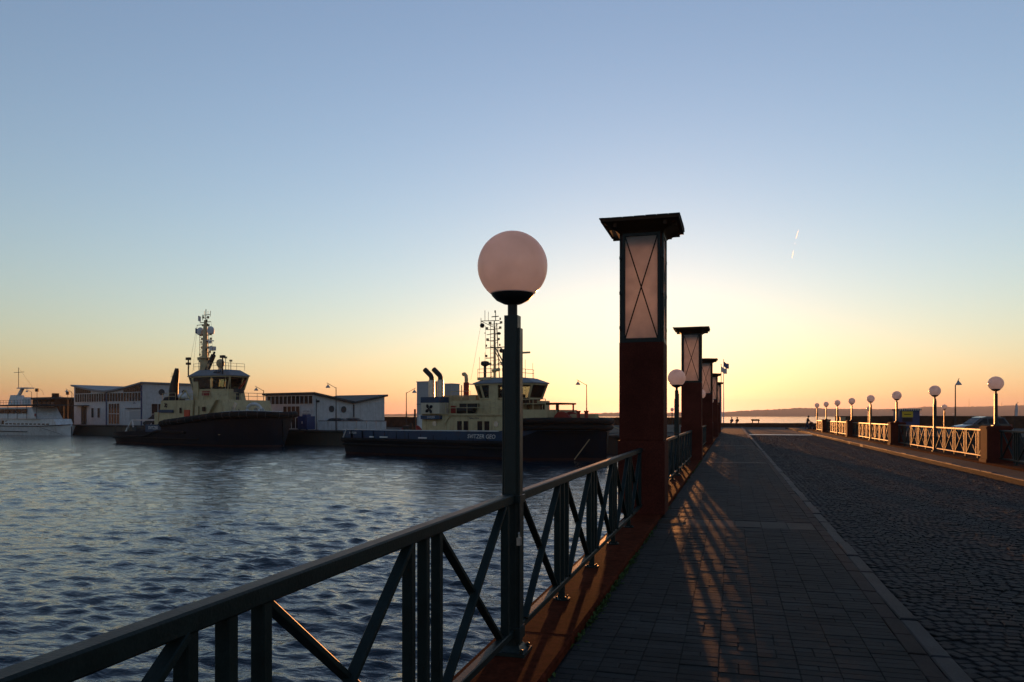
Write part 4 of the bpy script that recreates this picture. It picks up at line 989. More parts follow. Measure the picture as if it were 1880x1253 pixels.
def feat1(t, wall, roof, H, HV):
    LX = 23.6
    window(wall, .5, LX/2-.15, 0, 4.3, HV-.15, 13, 1); window(wall, LX/2+.15, LX-.5, 0, 4.3, HV-.15, 12, 1)
    # triangles of glazing above under the sloping eave
    for i in range(8):
        for sgn, x0 in ((0,.5),(1,LX-.5)):
            xa = x0+(i*.72 if not sgn else -i*.72); xb = xa+(.64 if not sgn else -.64)
            u = lambda x: HV+(H-HV)*(abs(x/LX-.5)*2)**1.35 - .12
            if u(xb) < HV+.1: continue
            g_ = MB(); g_.add([(xa,-.03,HV-.08),(xb,-.03,HV-.08),(xb,-.03,u(xb)),(xa,-.03,u(xa)),(xa,-.01,HV-.08),(xb,-.01,HV-.08),(xb,-.01,u(xb)),(xa,-.01,u(xa))],[(0,1,2,3),(7,6,5,4),(0,1,5,4),(1,2,6,5),(2,3,7,6),(3,0,4,7)]); g_.build('pane','glass',wall)
    window(wall, LX/2+.7, LX/2+4.4, 0, .15, 4.0, 4, 2)
    window(wall, 6.4, 7.4, 0, 1.3, 3.2, 1); window(wall, 8.6, 9.6, 0, 1.3, 3.2, 1)
    window(wall, 2.9, 4.6, 0, .1, 3.4, 2, 1, 'roof_dark')
    b = MB(); b.box(1.2,5.6,-1.2,-.02,3.55,3.72); b.build('canopy','roof_dark',t)
    b = MB(); b.box(LX-4.0,LX-.2,-.14,-.02,0,2.6); b.build('garage_door','grey_cab',t)
    b = MB(); b.box(LX-5.2,LX-.4,-.3,-.02,3.0,3.1); b.build('light_strip','roof_dark',t)
    text_mesh('SL', .9, 'blue_box', t, Matrix.Translation((LX-2.6,-.03,4.0-.75+.9))@XROT, 'sign')
    for x in (LX/2, LX-.25): b = MB(); b.tube((x,-.12,0),(x,-.12,HV if x < LX-1 else H-.3),.10,n=8); b.build('downpipe','blue_box',t)
    window(wall, 1.6, 5.4, 23.6, .1, 3.9, 3, 2, 'frame_white', 'side')
    round_window(wall, LX+.0, 3.6, 6.0, .5, 'side'); round_window(wall, LX, 8.2, 6.0, .5, 'side')
    b = MB(); b.bar((LX+.8,-.2,0),(LX+.8,2.2,1.8),.06,1.0); b.box(LX+.02,LX+3.2,1.0,2.6,0,.06); b.build('stairs','roof_dark',t)
    b = MB(); b.tube((LX*.9,LY1*.6,H),(LX*.9,LY1*.6,H+2.4),.04,n=5); b.tube((LX*.9-.5,LY1*.6,H+1.6),(LX*.9+.5,LY1*.6,H+1.6),.03,n=5); b.build('roof_antenna','black_metal',t)
LY1 = 12
c1 = C((262-940)/FPX*158, 158); L1 = 23.6; K1 = 1.153
o1 = (c1[0]-U.x*L1*K1, c1[1]-U.y*L1*K1)
butterfly_house('quay_building', 'white harbour building at left with dipped roof and long band of glazing', o1, QROT, L1, LY1, QZ, EYE+5.45, EYE+4.1, 'front', feat1).scale = (K1,)*3
def feat2(t, wall, roof, H, HV):
    LX = 10.4
    window(wall, .4, LX-.25, 0, H-1.35, H-.12, 11, 1)
    window(wall, 3.9, 7.5, 0, .1, H-1.6, 4, 2)
    b = MB(); b.box(7.9,9.7,-.1,-.02,2.1,2.85); sg = b.build('sign_board','white_paint',t)
    text_mesh('SVITZER', .40, 'text_dark', sg, Matrix.Translation((8.8,-.11,2.55))@XROT, 'lettering'); 
    b = MB(); b.box(8.0,9.6,-.115,-.1,2.2,2.28); b.build('sign_line','text_dark',sg)
    round_window(wall, LX, 3.2, 2.95, .42, 'side'); round_window(wall, LX, 5.6, 2.9, .42, 'side')
    b = MB(); b.tube((LX+.12,14.3*.53,.2),(LX+.12,14.3*.53,HV-.1),.09,n=8); b.tube((LX+.12,.3,0),(LX+.12,.3,H-.6),.05,n=6); b.build('downpipe','roof_dark',t)
    b = MB(); b.box(LX+.02,LX+.3,.3,.7,H-1.1,H-.8); b.build('wall_lamp','black_metal',t)
c2 = C((577-940)/FPX*108, 108)
butterfly_house('quay_building', 'small white quay building with V shaped roof end and two round windows', (c2[0]-U.x*10.4, c2[1]-U.y*10.4), QROT, 10.4, 14.3, QZ, EYE+2.98, EYE+1.77, 'side', feat2)
def side_lamp():   # bracket lamp drawn over roofs
    pass
# low white wall, cars and things in front of and beside it
def qbox(name, s0, s1, t0, t1, z0, z1, m, label, cat, group=None):
    b = MB(); b.box(s0,s1,t0,t1,z0,z1); o = b.build(name, m); o.location = (*Q(0,0),0); o.rotation_euler = (0,0,QROT)
    return tag(o, label, cat, group)
def qst(px, d):    # picture column and distance -> quay frame
    x, y = A(px, d); dx, dy = x-T2O[0], y-T2O[1]; return dx*U.x+dy*U.y, dx*V.x+dy*V.y
def low_wall():
    t = thing('low_wall', 'low pale concrete wall beside the V roofed quay building', 'wall')
    a = Vector(A(585, 105.5)); b_ = Vector(A(709, 104)); n = 7
    for i in range(n):
        p = a.lerp(b_, i/n+.004); q_ = a.lerp(b_, (i+1)/n-.004); b = MB(); b.bar((p.x,p.y,QZ+.6),(q_.x,q_.y,QZ+.6),.22,1.25,.02); b.build('wall_panel','white_wall',t)
    b = MB(); b.bar((a.x,a.y,QZ+1.27),(b_.x,b_.y,QZ+1.27),.3,.08); b.build('coping','roof_dark',t)
low_wall()
def container():
    x, y = A(555, 104.5); t = thing('waste_container', 'dark blue container standing on the quay by the building door', 'container', (x,y,QZ), QROT)
    b = MB(); b.box(-.95,.95,0,1.4,.12,1.9); b.box(-.35,.45,.3,1.1,1.9,2.15); b.build('body','blue_box',t)
    for k in range(7): b = MB(); b.box(-.9+k*.3,-.84+k*.3,-.05,0,.2,1.85); b.build('rib','blue_box',t)
    b = MB(); b.box(-.1,.1,-.06,-.02,.9,1.2); b.build('label_plate','white_paint',t)
    for sx in (-.7,.7): b = MB(); b.lathe([(.12,-.05),(.12,.05)],10,Matrix.Translation((sx,.2,.12))@XROT); b.build('wheel','tyre',t)
container()
def equipment():
    x, y = A(777, 92); t = thing('equipment_cabin', 'tall white equipment cabin on the quay behind the broadside tugboat', 'cabin', (x,y,QZ), QROT)
    b = MB(); b.box(-1.0,1.3,0,2,0,6.0); b.build('body','grey_cab',t)
    b = MB(); b.box(-1.06,1.36,-.06,2.06,6.0,6.1); b.build('roof','white_paint',t)
    b = MB(); b.box(-.9,.1,-.04,-.005,.1,2.1); b.build('door','white_paint',t)
    b = MB(); b.box(-1.01,1.31,-.03,-.004,3.3,3.4); b.build('seam','roof_grey',t)
    x, y = A(823, 92); t = thing('equipment_cabin', 'narrower white cabin on the quay behind the tugboat exhausts', 'cabin', (x,y,QZ), QROT)
    b = MB(); b.box(-.55,.55,0,1.5,0,5.75); b.build('body','grey_cab',t); b = MB(); b.box(-.6,.6,-.05,1.55,5.75,5.84); b.build('roof','white_paint',t)
equipment()
def breakwater():
    t = thing('breakwater_wall', 'long dark breakwater wall along the back of the left quay', 'wall', (*Q(0,40),QZ), QROT)
    for i in range(32):
        s = -72+i*3.05; h = 1.75+random.uniform(-.05,.07)
        b = MB(); b.bar((s,0,h/2),(s+3.02,0,h/2),.9,h,.04); b.build('wall_block','wall_brown',t)
    for s in (-14.5,-8.3):
        pass
breakwater()
mbw = MB()
def seg_wall(name, label, p0, p1, z0, z1, thick, m, n, cat='wall'):
    t = thing(name, label, cat); a = Vector(p0); b_ = Vector(p1); L_ = (b_-a).length; rr = random.Random(int(L_*10))
    for i in range(n):
        p = a.lerp(b_, i/n+.03/L_); q_ = a.lerp(b_, (i+1)/n-.03/L_); b = MB(); hz = z1+rr.uniform(-.02,.02)
        b.bar((p.x,p.y,(z0+hz)/2),(q_.x,q_.y,(z0+hz)/2),thick,hz-z0,.02); b.build('wall_block', m, t)
    b = MB(); b.bar((a.x,a.y,(z0+z1)/2-.05),(b_.x,b_.y,(z0+z1)/2-.05),thick*.8,z1-z0-.1); b.build('wall_core', m, t)
    return t
seg_wall('sea_wall','low dark red wall across the end of the road before the sea', (-8,123.5), (14.5,127), -.12, .52, .6, 'wall_brown', 9)
seg_wall('sea_wall','tall dark wall behind the parked car and blue kiosk', (15.2,127.2), (85,121), -.12, 1.62, .7, 'wall_brown', 22)
seg_wall('concrete_block','pale concrete barrier on the quay right of the tugboat bow', A(1114,88), A(1262,94), QZ, .55, .5, 'concrete', 6, 'barrier')

# ------------------------------------------------------------------ quay lamp posts with an arm and bell shade
def arm_lamp(px, d, ztop, side, base, label, rz=None):
    x, y = A(px, d); t = thing('quay_lamp', label, 'street lamp', (x,y,base), YAW if rz is None else rz, 'bell shade lamps on the quay')
    h = ztop-base
    b = MB(); b.tube((0,0,0),(0,0,h*.5),.09,.075,8); b.tube((0,0,h*.5),(0,0,h),.06,.05,8); b.build('post','black_metal',t)
    b = MB(); b.tube((0,0,h-.1),(side*1.25,0,h+.62),.035,n=6); b.build('arm','black_metal',t)
    b = MB(); b.lathe([(.30,0),(.31,.03),(.22,.20),(.09,.34),(.05,.42),(.02,.5)],14,Matrix.Translation((side*1.08,0,h-.05))); b.build('shade','grey_cab',t,True)
arm_lamp(617, 102, EYE+3.75, -1, QZ, 'bell shade lamp in front of the round windowed quay building')
arm_lamp(746, 103, EYE+3.1, 1, QZ, 'bell shade lamp between quay building and broadside tugboat, arm to the right')
arm_lamp(1077, 96, EYE+3.9, -1, QZ, 'bell shade lamp rising above the bow of the broadside tugboat')
arm_lamp(484, 112, EYE+3.7, -1, QZ, 'bell shade lamp left of the V roofed quay building')
arm_lamp(132, 157, EYE+4.9, -1, QZ, 'bell shade lamp at the left corner of the dipped roof building')
arm_lamp(58, 180, EYE+5.6, -1, QZ, 'bell shade lamp above the white ferry cabin')
arm_lamp(118, 195, EYE+4.6, -1, QZ, 'small bell shade lamp behind the dark pavilion')
arm_lamp(1754, 80, EYE+3.2, -1, -.12, 'tall bell shade lamp behind the parked car', YAW+R(75))
for px, d, lab in ((1734,73,'lone globe lamp on the far right quay left of the car'),(1595,88,'globe lamp partly behind the fourth right railing lamp'),(1234,104,'tiny globe lamp on the quay between the nearest two pillars')):
    x, y = A(px, d); globe_lamp(x, y, -.12 if px > 1300 else QZ+.2, lab, 'globe lamps on the quay', lift=1)

# ------------------------------------------------------------------ ferry and pavilion at the far left
def ferry():
    x, y = C((131-940)/FPX*150, 150); t = thing('ferry', 'white passenger ferry with rows of cabin windows at the left edge', 'ferry', (x,y,WZ), QROT)
    L_ = -36.0                                                   # bow at local 0, stern towards -x
    tab = [(L_,3.2,3.0,1.75),(L_+4,3.6,3.3,1.7),(-14,3.6,3.3,1.75),(-6,3.2,2.5,1.8),(-2,1.9,1.0,1.95),(0,.1,.05,2.1)]
    SS = [L_+i*(-L_)/40 for i in range(41)]
    lo = lambda s: (interp(tab,s)[1]*.9,-.8); hi = lambda s: (interp(tab,s)[0], interp(tab,s)[2])
    hull_strip(tab, SS, lo, hi, None).build('hull','white_paint',t,True)
    for side in (-1,1):
        b = MB(); b.sweep([(s, side*(hi(s)[0]+.02), hi(s)[1]) for s in SS],.09,6); b.build('gunwale','navy',t)
        b = MB(); b.sweep([(s, side*(.5*(lo(s)[0]+hi(s)[0])+.12), .65) for s in SS if s < -10],.08,6); b.build('stripe','navy',t)
    d = MB()
    for s in SS: d.v += [(s,-hi(s)[0],1.7),(s,hi(s)[0],1.7)]
    d.f = [(2*i,2*i+1,2*i+3,2*i+2) for i in range(len(SS)-1)]; d.build('deck','deck_green',t)
    b = MB(); b.loft([[(L_+1,-3.1,1.7),(-2.2,-1.6,1.7),(-2.2,1.6,1.7),(L_+1,3.1,1.7)],[(L_+1,-3.0,3.2),(-3.4,-1.7,3.2),(-3.4,1.7,3.2),(L_+1,3.0,3.2)]]); cb = b.build('lower_cabin','white_paint',t)
    def yy(s): return -3.1+(s-(L_+1))/(-2.2-(L_+1))*1.5-.03
    for i in range(20):
        s0 = L_+2+i*1.55
        if s0 > -4.6: break
        a = s0; e = s0+1.05
        g_ = MB(); g_.add([(a,yy(a),2.05),(e,yy(e),2.05),(e,yy(e)+.04,2.85),(a,yy(a)+.04,2.85),(a,yy(a)+.2,2.05),(e,yy(e)+.2,2.05),(e,yy(e)+.2,2.85),(a,yy(a)+.2,2.85)],[(0,1,2,3),(7,6,5,4),(0,1,5,4),(1,2,6,5),(2,3,7,6),(3,0,4,7)]); g_.build('window','glass',cb)
    b = MB(); b.loft([[(L_+1,-2.9,3.25),(-8.4,-2.5,3.25),(-8.4,2.5,3.25),(L_+1,2.9,3.25)],[(L_+1,-2.8,5.6),(-10.6,-2.4,5.6),(-10.6,2.4,5.6),(L_+1,2.8,5.6)]]); uc = b.build('upper_cabin','white_paint',t)
    for i in range(6):
        a = -26+i*2.35; e = a+2.05
        g_ = MB(); g_.box(a,e,-2.86+.014*(a+26)*1.1,-2.7,4.35,5.25); g_.build('window','glass',uc)
    b = MB(); b.box(L_+2,-6.6,-3.0,3.0,5.9,6.1); 
    for s in (-8,-12,-16,-20,-25): b.tube((s,-2.7,3.2),(s,-2.7,5.9),.05,n=5)
    b.build('awning','roof_dark',t)
    handrail(t, [(-8.3,-2.4,3.25),(-3.6,-1.7,3.25)], 1.1, .03, 'handrail','white_paint')
    handrail(t, [(-30,-2.9,6.1),(-7,-2.9,6.1)], .9, .03, 'handrail','black_metal')
    b = MB(); b.lathe([(.22,0),(.34,.05),(.22,.1)],12,Matrix.Translation((-8.6,-2.62,4.0))@XROT); b.build('lifebuoy','dark_red',t)
    b = MB(); b.loft([[(-18.5,-1,6.1),(-13.6,-1,6.1),(-13.6,1,6.1),(-18.5,1,6.1)],[(-17.8,-.8,8.2),(-15.6,-.8,8.2),(-15.6,.8,8.2),(-17.8,.8,8.2)]]); b.box(-14.6,-11.4,-1,1,9.5,9.7); b.bar((-16,0,8.0),(-14.2,0,9.6),.5,.5); b.box(-13.3,-11.7,-.5,.5,6.1,7.3); b.box(-12.9,-12.1,-.6,.6,7.3,7.7); b.build('mast_house','white_paint',t).location = (-5.5,0,0)
    b = MB(); b.tube((-16,0,9.5),(-16,0,14.0),.06,n=6); b.tube((-18,0,13.0),(-13.6,0,13.0),.05,n=5); b.tube((-16,0,14.0),(-9,0,9.0),.015,n=3); b.build('mast','black_metal',t).location = (-5.5,0,0)
    b = MB(); b.tube((-6.5,-3.2,1.7),(-.8,-1.4,.2),.03,n=4); b.build('mooring_line','black_metal',t)
ferry()
def pavilion():
    x, y = A(58, 190); t = thing('pavilion', 'dark glazed flat roofed pavilion behind the white ferry', 'building', (x,y,QZ), QROT); t.scale = (1.15,)*3
    LX = 9.5
    b = MB(); b.box(0,LX,.3,7,0,5.2); b.build('wall','timber_dark',t)
    b = MB(); b.box(-.4,LX+.4,-.5,7.4,5.2,5.6); b.build('roof','roof_dark',t)
    b = MB(); b.box(LX-.9,LX+.1,0,1,5.6,6.4); b.build('chimney','timber_dark',t)
    for i in range(5):
        b = MB(); b.box(.3+i*1.85,2.0+i*1.85,.18,.29,1.0,4.6); b.build('pane','glass',t)
    for i in range(6): b = MB(); b.box(.1+i*1.85,.28+i*1.85,.1,.3,0,5.2); b.build('mullion','timber_dark',t)
    handrail(t, [(LX+1,0,0),(LX+4,0,0)], 3.8, .05, 'scaffold','black_metal')
pavilion()
qbox('shed', -124, -92, 52, 58, QZ, 2.2, 'timber_dark', 'long low brown shed between the pavilion and the dipped roof building', 'shed')
def signal(px, d, ztop, label):
    x, y = A(px, d); t = thing('signal_post', label, 'signal', (x,y,QZ), YAW); h = ztop-QZ
    b = MB(); b.tube((0,0,0),(0,0,h),.06,n=6); b.build('post','black_metal',t)
    b = MB(); b.box(-.35,.35,-.2,.2,h-.2,h+.6); b.build('signal_head','black_metal',t)
    b = MB(); b.sweep([(0.3,0,h+.5),(.9,0,h+.4),(1.4,0,h-.2),(1.6,0,h-1.0)],.03,4); b.build('cable','black_metal',t)
signal(68,186,EYE+6.0,'black signal head on a pole above the dark pavilion'); signal(124.5,184,EYE+5.2,'black signal head on a pole right of the pavilion')

# ------------------------------------------------------------------ cars
def car(label, loc, rz, m, L_=4.5, H=1.6, Wd=1.8, suv=True, group=None):
    t = thing('parked_car', label, 'car', loc, rz, group); hw = Wd/2
    # side profile, front at -x
    low = [(-L_/2,.45),(-L_/2+.05,.75),(-L_/2+.25,.88),(-L_/2+1.05,1.0),(L_/2-.25,1.02),(L_/2-.02,.9),(L_/2,.5),(L_/2-.1,.28),(-L_/2+.15,.26)]
    b = MB(); b.loft([[(x,y*1.0,z) if abs(y) < hw-.05 else (x*.985,y,z*.97+.02) for x,z in low] for y in (-hw,-hw+.12,hw-.12,hw)]); b.build('body', m, t, True)
    top = [(-L_/2+1.0,.99),(-L_/2+1.85,H-.07),(-L_/2+2.3,H),(L_/2-.95,H-.03),(L_/2-.55,H-.12),(L_/2-.22,1.0)]
    cx = lambda x,f: x*f
    b = MB(); b.loft([[(x,-hw*(.94 if z < 1.1 else .78),z) for x,z in top],[(x,hw*(.94 if z < 1.1 else .78),z) for x,z in top]]); cab = b.build('cabin','car_dark' if m != 'car_dark' else m, t, True)
    roof = [(-L_/2+1.8,H-.06),(-L_/2+2.3,H+.015),(L_/2-.95,H-.01),(L_/2-.5,H-.1)]
    b = MB(); b.loft([[(x,y,z-.0) for x,z in roof]+[(x,y,z+.02) for x,z in reversed(roof)] for y in (-hw*.77,hw*.77)]); b.build('roof', m, t)
    for s in (-1,1):
        y0, y1 = s*hw*.945, s*hw*.80
        for a0,a1,b0,b1 in ((-L_/2+1.25,-L_/2+2.25,-L_/2+1.98,-L_/2+2.3),(-L_/2+2.35,-L_/2+3.3,-L_/2+2.4,-L_/2+3.2),(-L_/2+3.38,L_/2-.4,-L_/2+3.3,L_/2-.72)):
            g_ = MB(); zb, zt = 1.05, H-.13
            g_.add([(a0,y0,zb),(a1,y0,zb),(b1,y1+s*.02,zt),(b0,y1+s*.02,zt),(a0,y0-s*.03,zb),(a1,y0-s*.03,zb),(b1,y1-s*.02,zt),(b0,y1-s*.02,zt)],[(0,1,2,3),(7,6,5,4),(0,1,5,4),(1,2,6,5),(2,3,7,6),(3,0,4,7)]); g_.build('side_window','glass',t)
        for xx in (-L_/2+.85,L_/2-.85):
            mt = Matrix.Translation((xx,s*(hw-.1),.33))@XROT
            b = MB(); b.lathe([(.2,-.1),(.31,-.1),(.33,-.06),(.33,.06),(.31,.1),(.2,.1)],18,mt); wh = b.build('wheel','tyre',t)
            b = MB(); b.lathe([(.2,-.09),(.2,.09)],12,mt); b.build('rim','steel',wh)
        b = MB(); b.box(-L_/2-.01,-L_/2+.3,min(s*.55,s*.86),max(s*.55,s*.86),.68,.82); b.build('headlight','frame_white',t)
        b = MB(); b.box(L_/2-.2,L_/2+.01,min(s*.6,s*.88),max(s*.6,s*.88),.78,.98); b.build('tail_light','dark_red',t)
        b = MB(); b.box(-L_/2+1.5,-L_/2+1.7,min(s*hw,s*(hw+.18)),max(s*hw,s*(hw+.18)),1.02,1.16); b.build('mirror',m,t)
        b = MB(); b.bar((-L_/2+2.3,s*hw*.68,H+.05),(L_/2-.9,s*hw*.68,H+.03),.04,.04); b.build('roof_rail','steel',t)
    g_ = MB(); g_.add([(-L_/2+1.03,-hw*.85,1.03),(-L_/2+1.03,hw*.85,1.03),(-L_/2+1.83,hw*.7,H-.09),(-L_/2+1.83,-hw*.7,H-.09),(-L_/2+1.0,-hw*.85,1.05),(-L_/2+1.0,hw*.85,1.05),(-L_/2+1.8,hw*.7,H-.07),(-L_/2+1.8,-hw*.7,H-.07)],[(0,1,2,3),(7,6,5,4),(0,1,5,4),(1,2,6,5),(2,3,7,6),(3,0,4,7)]); g_.build('windscreen','glass',t)
car('dark estate car parked behind the sunlit right railing', (*A(1802,70),-.12), YAW+R(4), 'car_dark', 4.55, 1.66)
car('silver car nearest the lamp, behind the low pale wall', (*A(626,110),QZ+.15), YAW+R(172), 'car_silver', 4.2, 1.5, group='cars behind the low wall')
car('blue grey car right of the silver one behind the low wall', (*A(655,112.5),QZ+.15), YAW+R(176), 'car_dark', 4.0, 1.5, group='cars behind the low wall')

# ------------------------------------------------------------------ things at the far end of the road
def kiosk():
    x, y = A(1668.5, 112); t = thing('kiosk', 'blue kiosk with a yellow sign in front of the dark wall', 'kiosk', (x,y,-.12), YAW-R(6))
    b = MB(); b.box(-1.25,1.5,0,2.4,0,2.55); b.build('body','blue_box',t)
    b = MB(); b.box(-1.45,1.65,-.3,2.5,2.55,2.75); b.build('roof','roof_dark',t)
    for k in range(10): b = MB(); b.box(-1.4+k*.31,-1.25+k*.31,-.34,-.302,2.52,2.78); b.build('roof_light','white_paint',t)
    b = MB(); b.box(-.95,.55,-.08,-.02,1.55,2.4); b.build('sign_board','yellow',t)
    b = MB(); b.box(-.7,.3,-.1,-.082,1.9,2.02); b.build('sign_lettering','timber_dark',t)
    b = MB(); b.box(-.9,.5,-.05,-.02,.9,1.45); b.build('hatch','navy',t)
kiosk()
def cabinet():
    x, y = A(1547, 96); t = thing('utility_cabinet', 'small sunlit cabinet behind the right railing', 'cabinet', (x,y,-.12), R(0))
    b = MB(); b.box(-.3,.3,-.25,.25,.08,1.55); b.build('body','brass_box',t); b = MB(); b.box(-.34,.34,-.29,.29,1.55,1.62); b.build('lid','brass_box',t); b = MB(); b.box(-.36,.36,-.3,.3,0,.08); b.build('plinth','concrete',t)
cabinet()
def flagpole(px, d, ztop, label, fl, m):
    x, y = A(px, d); t = thing('flagpole', label, 'flagpole', (x,y,-.12), YAW); h = ztop+.12
    b = MB(); b.tube((0,0,0),(0,0,h),.09,.045,8); b.sphere((0,0,h),.09,8,6); b.build('pole','white_paint',t,True)
    b = MB(); b.tube((0,0,0),(0,0,.3),.2,.14,8); b.build('base','concrete',t)
    b = MB(); n = 9
    for i in range(n+1):
        u = i/n
        for z in (0,.85): b.v.append((u*fl, .16*math.sin(u*7), h-1.15+z-u*.45+.08*math.sin(u*9)))
    b.f = [(2*i,2*i+2,2*i+3,2*i+1) for i in range(n)]; b.build('flag', m, t)
flagpole(1324, 122, EYE+8.1, 'left of two white flagpoles, pale flag', .95, 'flag_cloth')
flagpole(1328.5, 125, EYE+9.1, 'right and taller of two white flagpoles, dark flag', .9, 'flag_blue')
def banner():
    x, y = A(1863, 78); t = thing('banner', 'small pale feather banner at the right edge above the wall', 'banner', (x,y,-.12), YAW)
    b = MB(); b.sweep([(0,0,0),(0,0,2.2),(.1,0,2.9),(.35,0,3.15)],.02,5); b.build('pole','black_metal',t)
    b = MB(); 
    for i in range(7):
        z = 1.75+i*.21; wd = .32-.03*abs(i-2); b.v += [(.03+(.08 if i > 4 else 0),0.0,z),(.03+wd,.05*math.sin(i),z)]
    b.f = [(2*i,2*i+1,2*i+3,2*i+2) for i in range(6)]; b.build('cloth','flag_cloth',t)
banner()
def planter():
    x, y = A(1387, 121); t = thing('planter_bench', 'dark raised planter with clumps of plants by the sea wall', 'planter', (x,y,-.12), 0)
    b = MB(); b.box(-.62,.62,-.2,.2,.95,1.12); 
    for s in (-.45,.45): b.box(s-.07,s+.07,-.15,.15,0,.95)
    b.build('box','timber_dark',t)
    b = MB(); rr = random.Random(4)
    for i in range(140):
        c = rr.choice([-.5,-.2,.1,.42]); leaf(b, (c+rr.gauss(0,.08), rr.uniform(-.12,.12), 1.1), rr.uniform(.12,.24), rr.uniform(0,6.3), rr.uniform(.3,1.4))
    b.build('foliage','weed',t)
planter()
# people
def person(label, loc, rz, J, radii, edges, cloth, legs_m, group=None, hat=False):
    t = thing('person', label, 'person', loc, rz, group)
    me = bpy.data.meshes.new('body'); me.from_pydata(J, edges, []); o = bpy.data.objects.new('body', me); COL.objects.link(o)
    o.modifiers.new('s','SKIN'); 
    for i, r in enumerate(radii): me.skin_vertices[0].data[i].radius = r if isinstance(r, tuple) else (r, r)
    me.skin_vertices[0].data[0].use_root = True
    sb = o.modifiers.new('b','SUBSURF'); sb.levels = 1
    bpy.context.view_layer.update()
    m2 = bpy.data.meshes.new_from_object(o.evaluated_get(bpy.context.evaluated_depsgraph_get())); bpy.data.objects.remove(o)
    m2.materials.clear(); m2.materials.append(M[cloth]); m2.materials.append(M[legs_m]); m2.materials.append(M['skin'])
    hip = J[0][2]; neck = J[2][2]
    for p in m2.polygons:
        z = p.center.z; p.use_smooth = True
        if z < hip-.05: p.material_index = 1
        elif z > neck+.03: p.material_index = 2
    inst('body', m2, t)
    hx, hy, hz = J[3]
    b = MB(); b.sphere((hx+.015,hy,hz+.04),.115,12,8,1.05); b.build('hair','hair',t,True)
    return t
def standing(lean=.05):
    # pelvis, chest, neck, head, then legs and arms; faces +x
    J = [(0,0,.95),(lean,0,1.32),(lean*1.5,0,1.48),(lean*2.2,0,1.63),
         (-.05,.1,.5),(-.22,.1,.10),(-.10,.1,.03),(.12,-.1,.5),(.22,-.1,.06),(.36,-.1,.03),
         (lean+.02,.2,1.36),(.18,.24,1.12),(.42,.2,1.05),(lean+.02,-.2,1.36),(.18,-.24,1.12),(.42,-.2,1.05)]
    r = [(.16,.13),(.19,.14),.065,.10,.075,.05,.045,.075,.05,.045,.075,.055,.035,.075,.055,.035]
    e = [(0,1),(1,2),(2,3),(0,4),(4,5),(5,6),(0,7),(7,8),(8,9),(1,10),(10,11),(11,12),(1,13),(13,14),(14,15)]
    return J, r, e
def sitting():
    J = [(0,0,.12),(-.03,0,.48),(-.02,0,.63),(0,0,.78),(.42,.1,.14),(.46,.1,-.32),(.58,.1,-.36),(.42,-.1,.14),(.46,-.1,-.32),(.58,-.1,-.36),
         (-.02,.2,.52),(.1,.24,.28),(.3,.14,.22),(-.02,-.2,.52),(.1,-.24,.28),(.3,-.14,.22)]
    r = [(.17,.14),(.19,.14),.065,.10,.08,.05,.045,.08,.05,.045,.075,.055,.035,.075,.055,.035]
    return J, r, [(0,1),(1,2),(2,3),(0,4),(4,5),(5,6),(0,7),(7,8),(8,9),(1,10),(10,11),(11,12),(1,13),(13,14),(14,15)]
J, r, e = standing(.07); px_, py_ = A(1482, 97)
person('person in dark clothes pushing a stroller at the end of the right pavement', (px_,py_,-.12), YAW, J, r, e, 'cloth_dark', 'cloth_blue')
J, r, e = sitting()
for px, lab, c in ((1343.5,'left of two people sitting on the far sea wall','cloth_blue'),(1353.5,'right of two people sitting on the far sea wall','cloth_dark')):
    x, y = A(px, 121.8); person(lab, (x,y,.5), YAW+R(90), J, r, e, c, 'cloth_dark', 'people sitting on the sea wall')
def stroller():
    x, y = A(1491, 97); t = thing('stroller', 'dark stroller pushed by the walking person', 'stroller', (x,y,-.12), YAW)
    b = MB(); b.loft([[(-.25,-.2,.45),(.35,-.2,.40),(.35,.2,.40),(-.25,.2,.45)],[(-.35,-.22,.75),(.42,-.22,.62),(.42,.22,.62),(-.35,.22,.75)]]); b.build('seat','cloth_dark',t)
    b = MB(); b.sphere((-.1,0,.78),.28,12,8,.8); b.build('hood','cloth_dark',t,True)
    b = MB()
    for y_ in (-.22,.22): b.tube((-.42,y_,1.05),(.3,y_,.18),.02,n=5); b.tube((-.3,y_,.15),(.05,y_,.55),.02,n=5)
    b.tube((-.42,-.22,1.05),(-.42,.22,1.05),.025,n=5); b.build('frame','black_metal',t)
    for x_ in (-.3,.32):
        for y_ in (-.25,.25): b = MB(); b.lathe([(.09,-.02),(.15,-.02),(.15,.02),(.09,.02)],12,Matrix.Translation((x_,y_,.15))@XROT); b.build('wheel','tyre',t)
stroller()

# ------------------------------------------------------------------ far shore, haze, contrail
def hills(name, prof, d, m):
    rr = random.Random(9); loops = []
    b = MB(); xs = []
    px = prof[0][0]
    while px <= prof[-1][0]: xs.append(px); px += 2.2
    hprev = 0; rows = []
    for px in xs:
        h = interp(prof, px)[0]; hprev = .75*hprev+.25*rr.gauss(0,1.6); h = max(.3, h+hprev*.55+rr.uniform(-.25,.35))
        col = []
        for dd, f_ in ((.86,0),(.90,.38),(.95,.75),(1.0,1.0),(1.06,.6),(1.12,-.05)):
            D = d*dd; x, y = A(px, D); z = h*D/FPX*f_+ (EYE if f_ > .5 else EYE*f_*2) if f_ > 0 else WZ-.5
            col.append((x,y,z))
        rows.append(col)
    n = len(rows[0])
    for c in rows: b.v += c
    b.f = [(i*n+k, (i+1)*n+k, (i+1)*n+k+1, i*n+k+1) for i in range(len(rows)-1) for k in range(n-1)]
    return struct(b.build(name, m))
hills('hills', [(1000,2.5),(1120,5),(1250,6),(1330,7),(1400,10.5),(1465,14),(1560,12.5),(1640,12),(1700,16.5),(1760,16),(1880,19),(2150,22),(2500,16)], 4000, 'hill')
